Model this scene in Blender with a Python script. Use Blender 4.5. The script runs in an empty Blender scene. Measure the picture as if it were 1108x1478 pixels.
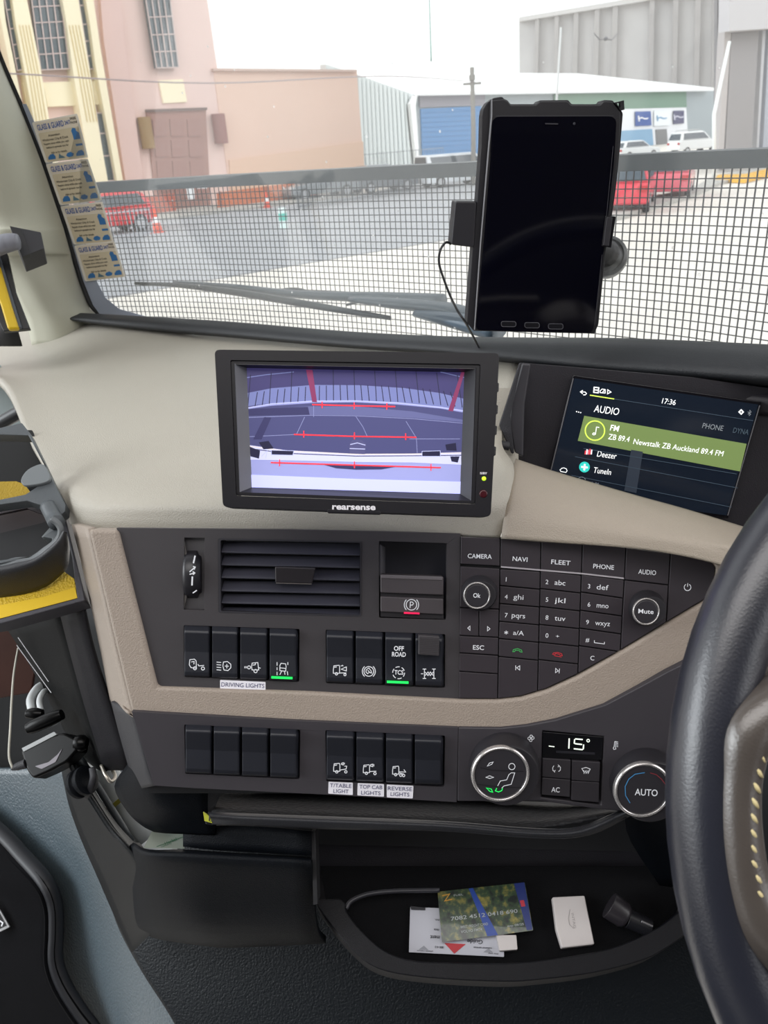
import bpy, bmesh, math, random
from mathutils import Vector, Matrix
from mathutils.geometry import tessellate_polygon
random.seed(4)
S = bpy.context.scene
COL = S.collection
# ------------------------------------------------------------------ camera
FPX, CX, CY = 1110.0, 554.0, 739.0
EYE = Vector((0, 0, 2.45))
PITCH, ROLL = math.radians(25.4), math.radians(4.0)
RM = Matrix.Rotation(math.pi/2 - PITCH, 3, 'X') @ Matrix.Rotation(-ROLL, 3, 'Z')
cd = bpy.data.cameras.new('camera'); cam = bpy.data.objects.new('camera', cd); COL.objects.link(cam)
cam.location = EYE; cam.rotation_euler = RM.to_euler()
cd.sensor_fit = 'VERTICAL'; cd.sensor_height = 32.0; cd.lens = 32.0 * FPX / 1478.0
cd.clip_start = 0.02; cd.clip_end = 2000
cd.dof.use_dof = True; cd.dof.focus_distance = 0.62; cd.dof.aperture_fstop = 16.0
S.camera = cam
# ------------------------------------------------------------------ world: bright overcast sky
wd = bpy.data.worlds.new('overcast'); S.world = wd; wd.use_nodes = True
nt = wd.node_tree; nt.nodes.clear()
bg = nt.nodes.new('ShaderNodeBackground'); wo = nt.nodes.new('ShaderNodeOutputWorld')
bg.inputs[0].default_value = (0.97, 0.985, 1.0, 1); bg.inputs[1].default_value = 1.45
nt.links.new(bg.outputs[0], wo.inputs[0])
S.view_settings.view_transform = 'Standard'; S.view_settings.look = 'None'
S.view_settings.exposure = -0.08; S.view_settings.gamma = 1.0; S.view_settings.use_curve_mapping = False
S.cycles.use_denoising = True
S.cycles.max_bounces = 6; S.cycles.transparent_max_bounces = 16
def area_light(name, loc, target, sx, sy, power, col=(1, 1, 1)):
    l = bpy.data.lights.new(name, 'AREA'); l.shape = 'RECTANGLE'; l.size = sx; l.size_y = sy; l.energy = power; l.color = col
    o = bpy.data.objects.new(name, l); COL.objects.link(o); o.location = loc
    o.rotation_euler = (Vector(target) - Vector(loc)).to_track_quat('-Z', 'Y').to_euler()
    return o
area_light('added_roof_fill', (.1, -.05, 3.08), (.1, .1, 1.5), 1.5, .7, 14, (1, .97, .95))  # unseen area light added under the ceiling to brighten the interior
sl_ = bpy.data.lights.new('soft_sun', 'SUN'); sl_.energy = 3.0; sl_.angle = math.radians(40); sl_.color = (.92, .97, 1)
sun = bpy.data.objects.new('soft_sun', sl_); COL.objects.link(sun); sun.rotation_euler = Vector((1.0, .2, -.52)).to_track_quat('-Z', 'Y').to_euler()
sr_ = bpy.data.lights.new('right_window_sun', 'SUN'); sr_.energy = 1.1; sr_.angle = math.radians(40); sr_.color = (1, .96, .98)
sun2 = bpy.data.objects.new('right_window_sun', sr_); COL.objects.link(sun2); sun2.rotation_euler = Vector((-1.0, .25, -.4)).to_track_quat('-Z', 'Y').to_euler()
# ------------------------------------------------------------------ helpers: rays and planes
def ray(x, y): return RM @ Vector(((x - CX) / FPX, -(y - CY) / FPX, -1.0))
def at(x, y, d): return EYE + ray(x, y) * d
def gnd(x, y, z=0.0):
    r = ray(x, y); return EYE + r * ((z - EYE.z) / r.z)
class PL:
    """a real plane in the cab or on a facade; p() finds the point of it seen at a pixel"""
    def __init__(s, o, n): s.o = Vector(o); s.n = Vector(n).normalized()
    def p(s, x, y, off=0.0):
        r = ray(x, y); return EYE + r * (((s.o + s.n * off) - EYE).dot(s.n) / r.dot(s.n))
    def m(s, x, y): return (s.p(x + 1, y) - s.p(x, y)).length
def cpl(x, y, d, nc): return PL(at(x, y, d), RM @ Vector(nc))
def wallpl(a, b):
    A, B = gnd(*a), gnd(*b); t = (B - A).normalized(); n = Vector((t.y, -t.x, 0))
    if n.dot(EYE - A) < 0: n = -n
    return PL(A, n)
class QM:
    """four pixel corners TL TR BR BL <-> a w x h sheet"""
    def __init__(s, c, w, h):
        s.c, s.w, s.h = c, w, h
        (x0, y0), (x1, y1), (x2, y2), (x3, y3) = c
        dx1, dx2, sx = x1-x2, x3-x2, x0-x1+x2-x3
        dy1, dy2, sy = y1-y2, y3-y2, y0-y1+y2-y3
        den = dx1*dy2 - dx2*dy1
        g = (sx*dy2 - dx2*sy)/den; k = (dx1*sy - sx*dy1)/den
        M = Matrix(((x1-x0+g*x1, x3-x0+k*x3, x0), (y1-y0+g*y1, y3-y0+k*y3, y0), (g, k, 1)))
        s.M = M; s.I = M.inverted()
    def px(s, u, v):
        q = s.M @ Vector((u/s.w, v/s.h, 1)); return q.x/q.z, q.y/q.z
    def uv(s, x, y):
        q = s.I @ Vector((x, y, 1)); return q.x/q.z*s.w, q.y/q.z*s.h
# ------------------------------------------------------------------ helpers: materials
def lin(c):
    c = c.lstrip('#'); out = []
    for i in (0, 2, 4):
        v = int(c[i:i+2], 16)/255; out.append(v/12.92 if v <= .04045 else ((v+.055)/1.055)**2.4)
    return tuple(out)
MATS = {}
def mat(name, col, rough=.6, metal=0., grain=0, bump=0., var=0., vscale=8., emis=0., spec=.5, coat=0., alpha=1., voro=False):
    if name in MATS: return MATS[name]
    m = bpy.data.materials.new(name); m.use_nodes = True; n = m.node_tree.nodes; l = m.node_tree.links
    b = n['Principled BSDF']; c = lin(col)
    b.inputs['Base Color'].default_value = (*c, 1); b.inputs['Roughness'].default_value = rough
    b.inputs['Metallic'].default_value = metal; b.inputs['Specular IOR Level'].default_value = spec
    b.inputs['Coat Weight'].default_value = coat; b.inputs['Alpha'].default_value = alpha
    tc = n.new('ShaderNodeTexCoord')
    nz = n.new('ShaderNodeTexNoise'); nz.inputs['Scale'].default_value = vscale; nz.inputs['Detail'].default_value = 4
    l.new(tc.outputs['Object'], nz.inputs['Vector'])
    mx = n.new('ShaderNodeMix'); mx.data_type = 'RGBA'
    v = max(var, .03)
    mx.inputs[6].default_value = (*[k*(1-v) for k in c], 1); mx.inputs[7].default_value = (*[min(1, k*(1+v)) for k in c], 1)
    l.new(nz.outputs[0], mx.inputs[0]); l.new(mx.outputs[2], b.inputs['Base Color'])
    if grain:
        if voro: g = n.new('ShaderNodeTexVoronoi'); g.inputs['Scale'].default_value = grain
        else: g = n.new('ShaderNodeTexNoise'); g.inputs['Scale'].default_value = grain; g.inputs['Detail'].default_value = 2
        l.new(tc.outputs['Object'], g.inputs['Vector'])
        bp = n.new('ShaderNodeBump'); bp.inputs['Strength'].default_value = bump; bp.inputs['Distance'].default_value = .001
        l.new(g.outputs[0], bp.inputs['Height']); l.new(bp.outputs[0], b.inputs['Normal'])
    if emis:
        b.inputs['Emission Color'].default_value = (*c, 1); b.inputs['Emission Strength'].default_value = emis
    MATS[name] = m; return m
# ------------------------------------------------------------------ helpers: objects
WL = {}
def wloc(o): return WL.get(o.name, Vector((0, 0, 0)))
def props(o, label=None, cat=None, group=None, kind=None):
    if label: o['label'] = label
    if cat: o['category'] = cat
    if group: o['group'] = group
    if kind: o['kind'] = kind
    return o
def thing(name, loc, label, cat, group=None):
    o = bpy.data.objects.new(name, None); COL.objects.link(o); o.empty_display_size = .05
    o.location = loc; WL[o.name] = Vector(loc)
    return props(o, label, cat, group)
def obj(name, vs, fs, m, parent=None, smooth=False, bevel=0, seg=2, solid=0, solidoff=1, ang=35, subs=0):
    vs = [Vector(v) for v in vs]
    c = sum(vs, Vector((0, 0, 0))) / max(1, len(vs))
    me = bpy.data.meshes.new(name); me.from_pydata([v - c for v in vs], [], fs); me.validate(); me.update()
    bm = bmesh.new(); bm.from_mesh(me); bmesh.ops.recalc_face_normals(bm, faces=bm.faces); bm.to_mesh(me); bm.free()
    o = bpy.data.objects.new(name, me); COL.objects.link(o); WL[o.name] = c
    if parent is not None:
        o.parent = parent; o.location = c - wloc(parent)
    else: o.location = c
    if m: me.materials.append(m)
    if solid:
        md = o.modifiers.new('solid', 'SOLIDIFY'); md.thickness = solid; md.offset = solidoff
    if bevel:
        md = o.modifiers.new('bevel', 'BEVEL'); md.width = bevel; md.segments = seg; md.limit_method = 'ANGLE'; md.angle_limit = math.radians(ang)
        smooth = True
        md.harden_normals = False
    if subs:
        md = o.modifiers.new('sub', 'SUBSURF'); md.levels = subs; md.render_levels = subs
    if smooth:
        for p in me.polygons: p.use_smooth = True
        if bevel:
            md = o.modifiers.new('wn', 'WEIGHTED_NORMAL'); md.keep_sharp = True
    return o
def rpoly(pts, r, n=5):
    """round the corners of a pixel polygon; r a number or a list"""
    out = []; N = len(pts)
    for i, p in enumerate(pts):
        R = r[i] if isinstance(r, (list, tuple)) else r
        p = Vector(p[:2]); a = Vector(pts[i-1][:2]); b = Vector(pts[(i+1) % N][:2])
        if R <= 0: out.append((p.x, p.y)); continue
        da, db = (a-p), (b-p); t = min(R, da.length*.49, db.length*.49)
        A = p + da.normalized()*t; B = p + db.normalized()*t
        for k in range(n+1):
            s = k/n; q = A*(1-s)**2 + p*2*s*(1-s) + B*s*s; out.append((q.x, q.y))
    return out
def rect(x0, y0, x1, y1): return [(x0, y0), (x1, y0), (x1, y1), (x0, y1)]
def slab_data(poly, pl, top, thick, holes=()):
    vs, fs = [], []
    loops = [list(poly)] + [list(h) for h in holes]
    area = lambda L: sum(L[i-1][0]*L[i][1]-L[i][0]*L[i-1][1] for i in range(len(L)))
    if area(loops[0]) < 0: loops[0].reverse()
    for h in loops[1:]:
        if area(h) > 0: h.reverse()
    top_v, idx = [], []
    for L in loops:
        idx.append(range(len(vs), len(vs)+len(L)))
        for x, y in L: vs.append(pl.p(x, y, top))
    n = len(vs)
    for v in vs[:n]: vs.append(v - pl.n*thick)
    if holes:
        # triangulate in plane coordinates
        u = (vs[1]-vs[0]).normalized(); w = pl.n.cross(u)
        t = tessellate_polygon([[Vector(((vs[i]-vs[0]).dot(u), (vs[i]-vs[0]).dot(w), 0)) for i in L] for L in idx])
        for a, b, c in t: fs.append((a, b, c)); fs.append((c+n, b+n, a+n))
    else:
        fs.append(tuple(idx[0])); fs.append(tuple(reversed([i+n for i in idx[0]])))
    for L in idx:
        L = list(L)
        for i in range(len(L)):
            a, b = L[i-1], L[i]; fs.append((a, b, b+n, a+n))
    return vs, fs
def slab(name, poly, pl, top, thick, m, parent=None, bevel=0, holes=(), **k):
    vs, fs = slab_data(poly, pl, top, thick, holes)
    return obj(name, vs, fs, m, parent, bevel=bevel, **k)
def multi(name, datas, m, parent=None, **k):
    vs, fs = [], []
    for v, f in datas:
        n = len(vs); vs += list(v); fs += [tuple(i+n for i in q) for q in f]
    return obj(name, vs, fs, m, parent, **k)
def stroke_data(lines, w, pl, off, mp=None, th=.0002):
    vs, fs = [], []
    for L in lines:
        closed = len(L) > 2 and L[0] == L[-1]
        P = [Vector(p) for p in (L[:-1] if closed else L)]
        N = len(P)
        if N < 2: continue
        a0 = len(vs)
        for i in range(N):
            a = P[i-1] if (closed or i > 0) else P[i]; b = P[(i+1) % N] if (closed or i < N-1) else P[i]
            t1 = (P[i]-a); t2 = (b-P[i])
            t1 = t1.normalized() if t1.length > 1e-6 else t2.normalized(); t2 = t2.normalized() if t2.length > 1e-6 else t1
            t = (t1+t2); t = t.normalized() if t.length > 1e-3 else t1
            nn = Vector((-t.y, t.x)); k = 1/max(.5, nn.dot(Vector((-t1.y, t1.x))))
            for s in (1, -1):
                q = P[i] + nn*(s*w/2*k)
                x, y = mp(q.x, q.y) if mp else (q.x, q.y)
                vs.append(pl.p(x, y, off))
        for i in range(N if closed else N-1):
            j = (i+1) % N; fs.append((a0+2*i, a0+2*i+1, a0+2*j+1, a0+2*j))
    return vs, fs
def strokes(name, lines, w, pl, off, m, parent=None, mp=None):
    vs, fs = stroke_data(lines, w, pl, off, mp)
    return obj(name, vs, fs, m, parent)
_cap = []
def glyphs(s, bold=0.):
    c = bpy.data.curves.new('t', 'FONT'); c.body = s; c.size = 1; c.resolution_u = 3; c.offset = bold
    o = bpy.data.objects.new('t', c); COL.objects.link(o)
    dg = bpy.context.evaluated_depsgraph_get(); me = bpy.data.meshes.new_from_object(o.evaluated_get(dg))
    vs = [(v.co.x, v.co.y) for v in me.vertices]; fs = [tuple(p.vertices) for p in me.polygons]
    bpy.data.objects.remove(o); bpy.data.curves.remove(c); bpy.data.meshes.remove(me)
    return vs, fs
def text_data(s, x, y, h, pl, off, w=None, align='c', ang=0., slant=0., q=None, bold=0.):
    if not _cap:
        v, _ = glyphs('H'); _cap.append(max(a[1] for a in v) - min(a[1] for a in v))
    vs, fs = glyphs(s, bold); k = h/_cap[0]
    x0 = min(v[0] for v in vs); x1 = max(v[0] for v in vs)
    kx = k if w is None else w/(x1-x0)
    ox = x0 if align == 'l' else (x1 if align == 'r' else (x0+x1)/2)
    ca, sa = math.cos(math.radians(ang)), math.sin(math.radians(ang))
    if q: ax, ay = q.uv(x, y)
    out = []
    for a, b in vs:
        u = (a-ox)*kx; v = -(b-_cap[0]/2)*k; u -= v*slant
        if q: X, Y = q.px(ax+u*ca-v*sa, ay+u*sa+v*ca)
        else: X, Y = x+u*ca-v*sa, y+u*sa+v*ca
        out.append(pl.p(X, Y, off))
    return out, fs
def text(name, s, x, y, h, pl, off, m, parent=None, **k):
    vs, fs = text_data(s, x, y, h, pl, off, **k)
    return obj(name, vs, fs, m, parent)
def circ(cx, cy, r, n=24, ry=None, a0=0, a1=360):
    ry = ry or r
    return [(cx+r*math.cos(math.radians(a0+(a1-a0)*i/n)), cy+ry*math.sin(math.radians(a0+(a1-a0)*i/n))) for i in range(n+(a1-a0 != 360))]
def ring_line(cx, cy, r, n=24, ry=None):
    L = circ(cx, cy, r, n, ry); return L+[L[0]]
def lathe_data(pl, cx, cy, prof, n=40):
    """prof: (radius px, offset m)"""
    o = pl.p(cx, cy, prof[0][1]); s = pl.m(cx, cy)
    u = (pl.p(cx+1, cy)-pl.p(cx, cy)).normalized(); v = pl.n.cross(u)
    vs, fs = [], []
    for r, z in prof:
        c = pl.p(cx, cy, 0) + pl.n*z
        for i in range(n):
            a = 2*math.pi*i/n; vs.append(c+(u*math.cos(a)+v*math.sin(a))*(max(r, .01)*s))
    for k in range(len(prof)-1):
        for i in range(n):
            j = (i+1) % n; fs.append((k*n+i, k*n+j, (k+1)*n+j, (k+1)*n+i))
    fs.append(tuple(range(n))); fs.append(tuple((len(prof)-1)*n+i for i in reversed(range(n))))
    return vs, fs
def lathe(name, pl, cx, cy, prof, m, parent=None, n=40, **k):
    vs, fs = lathe_data(pl, cx, cy, prof, n)
    return obj(name, vs, fs, m, parent, bevel=.0003, seg=1, **k)
def cr(pts, n=6, closed=False):
    P = [Vector(p) for p in pts]; out = []; N = len(P)
    for i in range(N if closed else N-1):
        p0 = P[(i-1) % N] if (closed or i > 0) else P[i]*2-P[i+1]
        p1, p2 = P[i], P[(i+1) % N]
        p3 = P[(i+2) % N] if (closed or i+2 < N) else p2*2-p1
        for k in range(n):
            t = k/n
            out.append(.5*((2*p1)+(p2-p0)*t+(2*p0-5*p1+4*p2-p3)*t*t+(3*p1-p0-3*p2+p3)*t**3))
    if not closed: out.append(P[-1])
    return out
def tube_data(pts, r, n=12, sm=6, closed=False, flat=1., up=None):
    if sm:
        R = [r]*len(pts) if not isinstance(r, (list, tuple)) else list(r)
        Q = cr([(*p, rr) for p, rr in zip(pts, R)] if False else [Vector((p[0], p[1], p[2])) for p in pts], sm, closed)
        RR = cr([Vector((rr, 0, 0)) for rr in R], sm, closed); RR = [abs(v.x) for v in RR]
    else: Q = [Vector(p) for p in pts]; RR = [r]*len(Q) if not isinstance(r, (list, tuple)) else list(r)
    N = len(Q); vs, fs = [], []
    nrm = None
    for i in range(N):
        a = Q[i-1] if (i > 0 or closed) else Q[i]; b = Q[(i+1) % N] if (i < N-1 or closed) else Q[i]
        t = (b-a).normalized()
        if nrm is None:
            ref = up or (Vector((0, 0, 1)) if abs(t.z) < .9 else Vector((1, 0, 0)))
            nrm = (ref - t*ref.dot(t)).normalized()
        else: nrm = (nrm - t*nrm.dot(t)).normalized()
        bn = t.cross(nrm)
        for k in range(n):
            a_ = 2*math.pi*k/n; vs.append(Q[i]+(nrm*math.cos(a_)*flat+bn*math.sin(a_))*RR[i])
    for i in range(N if closed else N-1):
        j = (i+1) % N
        for k in range(n):
            l = (k+1) % n; fs.append((i*n+k, i*n+l, j*n+l, j*n+k))
    if not closed:
        fs.append(tuple(range(n))); fs.append(tuple((N-1)*n+k for k in reversed(range(n))))
    return vs, fs
def tube(name, pts, r, m, parent=None, **k):
    vs, fs = tube_data(pts, r, **k)
    if k.get('sm') == 0 and not k.get('closed'): return obj(name, vs, fs, m, parent, bevel=.0005, seg=2, ang=40)
    return obj(name, vs, fs, m, parent, smooth=True)
def grid_data(rows, sm=5):
    """rows of 3D points (equal count) -> smooth sheet"""
    rr = [cr(r, sm) if sm > 1 else [Vector(p) for p in r] for r in rows]
    cols = list(zip(*rr)); cc = [cr(c, sm) if sm > 1 else [Vector(p) for p in c] for c in cols]
    n, m_ = len(cc), len(cc[0]); vs = [p for c in cc for p in c]; fs = []
    for i in range(n-1):
        for j in range(m_-1): fs.append((i*m_+j, i*m_+j+1, (i+1)*m_+j+1, (i+1)*m_+j))
    return vs, fs
def sheet(name, rows, m, parent=None, sm=5, solid=.003, off=0, px=True):
    if px: rows = [[at(*p) for p in r] for r in rows]
    vs, fs = grid_data(rows, sm)
    c = sum(vs, Vector())/len(vs)
    o = obj(name, vs, fs, m, parent, smooth=True)
    # solidify away from the eye
    me = o.data; s = 0
    for p in me.polygons: s += p.normal.dot(EYE-c)*p.area
    md = o.modifiers.new('solid', 'SOLIDIFY'); md.thickness = solid; md.offset = -1 if s > 0 else 1
    return o
def box_data(c, sx, sy, sz, ax=None, ay=None, az=None):
    ax = ax or Vector((1, 0, 0)); ay = ay or Vector((0, 1, 0)); az = az or Vector((0, 0, 1)); c = Vector(c)
    vs = [c+ax*(i*sx/2)+ay*(j*sy/2)+az*(k*sz/2) for i in (-1, 1) for j in (-1, 1) for k in (-1, 1)]
    return vs, [(0, 1, 3, 2), (4, 6, 7, 5), (0, 4, 5, 1), (2, 3, 7, 6), (0, 2, 6, 4), (1, 5, 7, 3)]
# ================================================================== OUTSIDE
M_ = mat
asphalt = M_('asphalt', '#9c9ea2', .85, grain=30, bump=.4, var=.14, vscale=.35)
concrete_yard = M_('yard_concrete', '#d6d0c8', .85, grain=30, bump=.3, var=.1, vscale=.5)
kerbm = M_('kerb_concrete', '#a9a7a2', .85, var=.1)
def ground_slab(name, pts, z, m, label=None, kind='structure', th=.04, cat=None, px=True):
    P = [gnd(*p, z) if px else Vector((*p, z)) for p in pts]
    n = len(P); vs = P + [p - Vector((0, 0, th)) for p in P]
    fs = [tuple(range(n)), tuple(range(n, 2*n))] + [(i-1, i, i+n, i-1+n) for i in [(k) for k in range(1, n)]] + [(n-1, 0, n, 2*n-1)]
    o = obj(name, vs, fs, m); props(o, label, cat, kind=kind); return o
# yard under and around the truck
ground_slab('ground', [(-160, -30), (260, -30), (260, 330), (-160, 330)], -.02, concrete_yard, px=False, th=.3)
ground_slab('road', [(-900, 640), (-500, 560), (140, 432), (400, 386), (640, 346), (700, 330), (760, 300), (880, 288), (1000, 262), (900, 250), (640, 252), (515, 283), (310, 309), (0, 345), (-700, 420)], .01, asphalt, th=.03)
ground_slab('footpath', [(-700, 400), (0, 342), (310, 306), (515, 280), (515, 273), (310, 297), (0, 331), (-700, 385)], .1, kerbm, th=.12)
salmon = M_('salmon_render', '#e6c4b2', .9, var=.05, vscale=.3)
pinkw = M_('pink_render', '#e6cac2', .9, var=.05, vscale=.3)
yelw = M_('yellow_render', '#fbefcf', .9, var=.05, vscale=.5)
winm = M_('dark_window_glass', '#4f5b63', .15, var=.35, vscale=.6)
frm = M_('steel_glazing_bar', '#cdb9b4', .6)
brownd = M_('brown_door_paint', '#a37a70', .8, var=.1, vscale=.4)
greyw = M_('corrugated_pale_steel', '#d3dada', .6, var=.05)
# --- pink and yellow building on the left
WA, WB = (0, 329), (310, 295)
fa = wallpl(WA, WB)
base = gnd(150, 312)
bld = thing('art_deco_building', base, 'pink and yellow rendered building with tall gridded windows, left beyond the windscreen', 'building')
slab('wall', [(-260, 352), (-420, -700), (215, -800), (299, 0), (342, 292)], fa, 0, 14, pinkw, bld)
# yellow fluted bands
bands = [[(-14, -60), (-1, -60), (8, 30), (38, 178), (64, 312), (50, 314), (30, 178), (2, 33)],
         [(6, -60), (30, -60), (39, 0), (59, 101), (72, 178), (100, 309), (80, 311), (50, 178), (23, 35), (18, 0)],
         [(80, -60), (104, -60), (113, 0), (129, 99), (145, 200), (163, 303), (140, 305), (122, 200), (107, 113), (96, 33), (90, 0)],
         [(116, -60), (128, -60), (135, 0), (145, 70), (167, 200), (184, 300), (176, 301), (158, 200), (138, 94), (130, 35), (124, 0)]]
for b_ in bands: slab('yellow_band', b_, fa, .8, .8, yelw, bld)
for b_ in ([(62, 119), (108, 117), (114, 152), (69, 154)], [(33, 119), (39, 118), (46, 153), (39, 154)], [(132, 117), (142, 117), (148, 150), (138, 151)]): slab('yellow_spandrel', b_, fa, .35, .35, yelw, bld)
flw = M_('flute_shadow_groove', '#d2bb80', .9)
for a0, a1, n_ in ((28, 53, 4), (100, 126, 4)):
    multi('flute', [stroke_data([[(a0+4.6*k, 36), (a0+4.6*k+13.5, 105), (a1+4.7*k, 176)]], 1.1, fa, .83) for k in range(n_)], flw, bld)
def gridwin(name, poly, nx, ny, parent):
    w = slab(name, poly, fa, .42, .3, winm, parent)
    q = QM(poly, 1, 1); L = []
    for i in range(nx+1): L.append([q.px(i/nx, 0), q.px(i/nx, 1)])
    for j in range(ny+1): L.append([q.px(0, j/ny), q.px(1, j/ny)])
    strokes('glazing_bar', L, 1.7, fa, .52, frm, w)
    return w
gridwin('window', [(38, -60), (80, -62), (100, 99), (59, 101)], 4, 7, bld)
gridwin('window', [(-4, -60), (10, -60), (33, 100), (25, 102)], 1, 6, bld)
gridwin('window', [(104, -60), (116, -60), (137, 99), (129, 100)], 1, 6, bld)
gridwin('window', [(201, -60), (238, -62), (258, 97), (226, 98)], 4, 6, bld)
gridwin('window', [(41, 166), (52, 165), (60, 225), (50, 226)], 2, 2, bld)
gridwin('window', [(139, 163), (149, 163), (172, 300), (160, 302)], 1, 4, bld)
slab('yellow_panel', [(229, 116), (264, 114), (270, 147), (236, 149)], fa, .12, .12, yelw, bld)
slab('pilaster', [(140, -60), (166, -60), (212, 302), (188, 304), (150, 60)], fa, .3, .3, M_('mauve_render', '#dfc0b9', .9, var=.05), bld)
d = slab('door', [(211, 161), (297, 158), (304, 296), (226, 305)], fa, .1, .2, brownd, bld)
multi('panel', [slab_data([(a, 172 + 30*j), (a+20, 171 + 30*j), (a+21, 196+30*j), (a+2, 197+30*j)], fa, .16, .08) for j in range(4) for a in (220+3*j, 245+2*j, 270+2*j)], M_('door_panel_paint', '#9c736b', .8), d)
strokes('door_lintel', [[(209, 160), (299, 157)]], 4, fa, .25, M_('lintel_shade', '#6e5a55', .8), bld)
for x, y, c in ((211, 192, '#9a7b4f'), (317, 186, '#8d5650')):
    l = lathe('wall_lantern', PL(fa.p(x, y, .3), (0, 0, 1)), x, y, [(4.5, -.75), (4.5, .75)], M_('lantern_'+c[1:], c, .5), n=12)
    props(l, 'brown cylindrical wall lantern %s of the brown doors' % ('left' if x < 250 else 'right'), 'wall lantern', 'wall lanterns beside the brown doors')
    tube('bracket', [fa.p(x, y-12, .4), fa.p(x, y-12, 0)], .05, M_('lantern_bracket', '#6b5b52', .6), l, sm=0)
    l.location = l.location
# --- salmon boundary wall
sw = thing('salmon_boundary_wall', gnd(420, 284), 'plain salmon pink rendered wall right of the pink building', 'wall')
fb = wallpl((310, 295), (520, 272.5))
slab('wall', [(308, 101), (515, 103), (527, 272), (334, 293)], fb, 0, 10, salmon, sw)
slab('lower_wall_strip', [(331, 231), (524, 204), (527, 272), (334, 293)], fb, .08, .08, M_('salmon_lower', '#e2bda4', .9, var=.06), sw)
slab('coping', [(308, 98.5), (515, 100.5), (515, 103.5), (308, 102)], fb, .25, .6, M_('coping', '#cbaea2', .8), sw)
ob = thing('orange_hoarding', gnd(390, 290), 'low orange plywood hoarding at the foot of the salmon wall', 'hoarding')
hb = wallpl((312, 303), (458, 284))
orange = M_('orange_board', '#c9714a', .8, var=.12, vscale=2)
slab('board_panel', [(314, 278), (456, 260), (459, 284), (316, 303)], hb, .1, .1, orange, ob)
strokes('post', [[(p, 276), (p+2, 302)] for p in (318,)]+[[(p, 268), (p+2, 292)] for p in (385,)]+[[(455, 259), (457, 285)]], 2, hb, .2, M_('hoarding_post', '#8c4d38', .8), ob)
ob2 = slab('orange_barrier', [(210, 284), (252, 279), (254, 304), (212, 309)], wallpl((212, 312), (254, 306)), .4, .15, M_('red_board', '#b8604c', .8, var=.1))
props(ob2, 'red-brown barrier board standing behind the nearest orange cone', 'barrier')
# --- pale corrugated warehouse with blue shutter and office
fs_ = wallpl((520, 262), (604, 240.5))
ff = wallpl((600, 241), (1030, 201))
wh = thing('corrugated_warehouse', gnd(600, 240), 'pale steel warehouse with white roof, blue shutter and glazed office front', 'building')
slab('side_wall', [(470, 93), (515, 107), (600, 137), (607, 240), (524, 262), (480, 275)], fs_, 0, .4, greyw, wh)
multi('corrugation', [stroke_data([[(518+6*i, 110+2.05*i), (524+6*i, 258-1.6*i)]], 1.2, fs_, .12) for i in range(13)], M_('corrugation_edge', '#c4cccc', .6), wh)
slab('downpipe', [(592, 150), (598, 138), (602, 138), (600, 152), (606, 238), (601, 240)], fs_, .5, .3, M_('white_trim', '#f0f0ef', .6), wh)
slab('front_wall', [(600, 137), (1030, 131), (1040, 203), (606, 243)], ff, 0, .5, M_('grey_fascia_steel', '#9aa3a8', .7), wh)
slab('shutter', [(607, 157), (694, 153), (700, 232), (610, 240)], ff, .15, .15, M_('blue_shutter', '#4c83b8', .6, var=.04), wh)
multi('shutter_slat', [stroke_data([[(608, 163+7*i), (696, 159+7*i)]], .8, ff, .2) for i in range(10)], M_('blue_shutter_line', '#4479ad', .6), wh)
slab('upper_cladding', [(606, 138), (700, 137), (700, 152), (606, 155)], ff, .2, .2, M_('grey_violet_cladding', '#8f8d96', .7), wh)
slab('green_cladding', [(800, 136), (990, 131), (991, 155), (800, 160)], ff, .25, .2, M_('green_cladding', '#6f8d7c', .7, var=.1, vscale=1), wh)
slab('office_front', [(870, 158), (990, 155), (994, 215), (872, 222)], ff, .3, .3, M_('white_office', '#e3e5ea', .6), wh)
slab('shopfront_window', [(893, 189), (941, 186), (943, 210), (895, 214)], ff, .4, .1, M_('shopfront_blue', '#7fa8c8', .2, var=.15, vscale=1), wh)
slab('office_door', [(946, 187), (962, 186), (964, 212), (948, 214)], ff, .4, .1, M_('office_door_grey', '#7a7a7c', .5), wh)
for nm, pts, c, t, tc in (('blue_sign', [(917, 161), (939, 160.5), (940, 181), (917, 182)], '#39589d', 'RENTS', '#ffffff'),
                  ('white_sign', [(944, 160), (966, 160), (967, 181), (944, 182)], '#e8edf2', 'RENTAL', '#6f9fc4'),
                  ('navy_sign', [(972, 160), (987, 159.5), (987, 178), (972, 179)], '#4b4a6c', 'WORKS', '#cfcfe0')):
    sg = slab(nm, pts, ff, .5, .1, M_(nm, c, .6), wh)
    cx_ = sum(p[0] for p in pts)/4; cy_ = sum(p[1] for p in pts)/4
    strokes('sign_mark', [[(cx_-6, cy_), (cx_-2, cy_-1.5), (cx_+2, cy_+.5), (cx_+7, cy_-.5)], [(cx_-7, cy_-4), (cx_-6, cy_+4)]], 1.6, ff, .56, M_(nm+'_mark', tc, .6), sg)
roofm = M_('white_roof', '#fbfbfb', .5)
rp = [ff.p(600, 137, 1.2), ff.p(1030, 130, 1.2)]
bk = Vector((ff.n.x, ff.n.y, 0))*-26
vs = [rp[0], rp[1], rp[1]+bk*.5+Vector((0, 0, 3.2))+(rp[0]-rp[1])*.28, rp[0]+bk*.5+Vector((0, 0, 3.2))-(rp[0]-rp[1])*.05, rp[1]+bk, rp[0]+bk]
obj('roof', vs, [(0, 1, 2, 3), (3, 2, 4, 5), (1, 4, 2), (0, 3, 5)], roofm, wh, solid=.3)
strokes('gutter', [[(600, 137), (1030, 130)]], 2.4, ff, 1.3, M_('white_gutter', '#e2e4e6', .6), wh)
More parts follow.
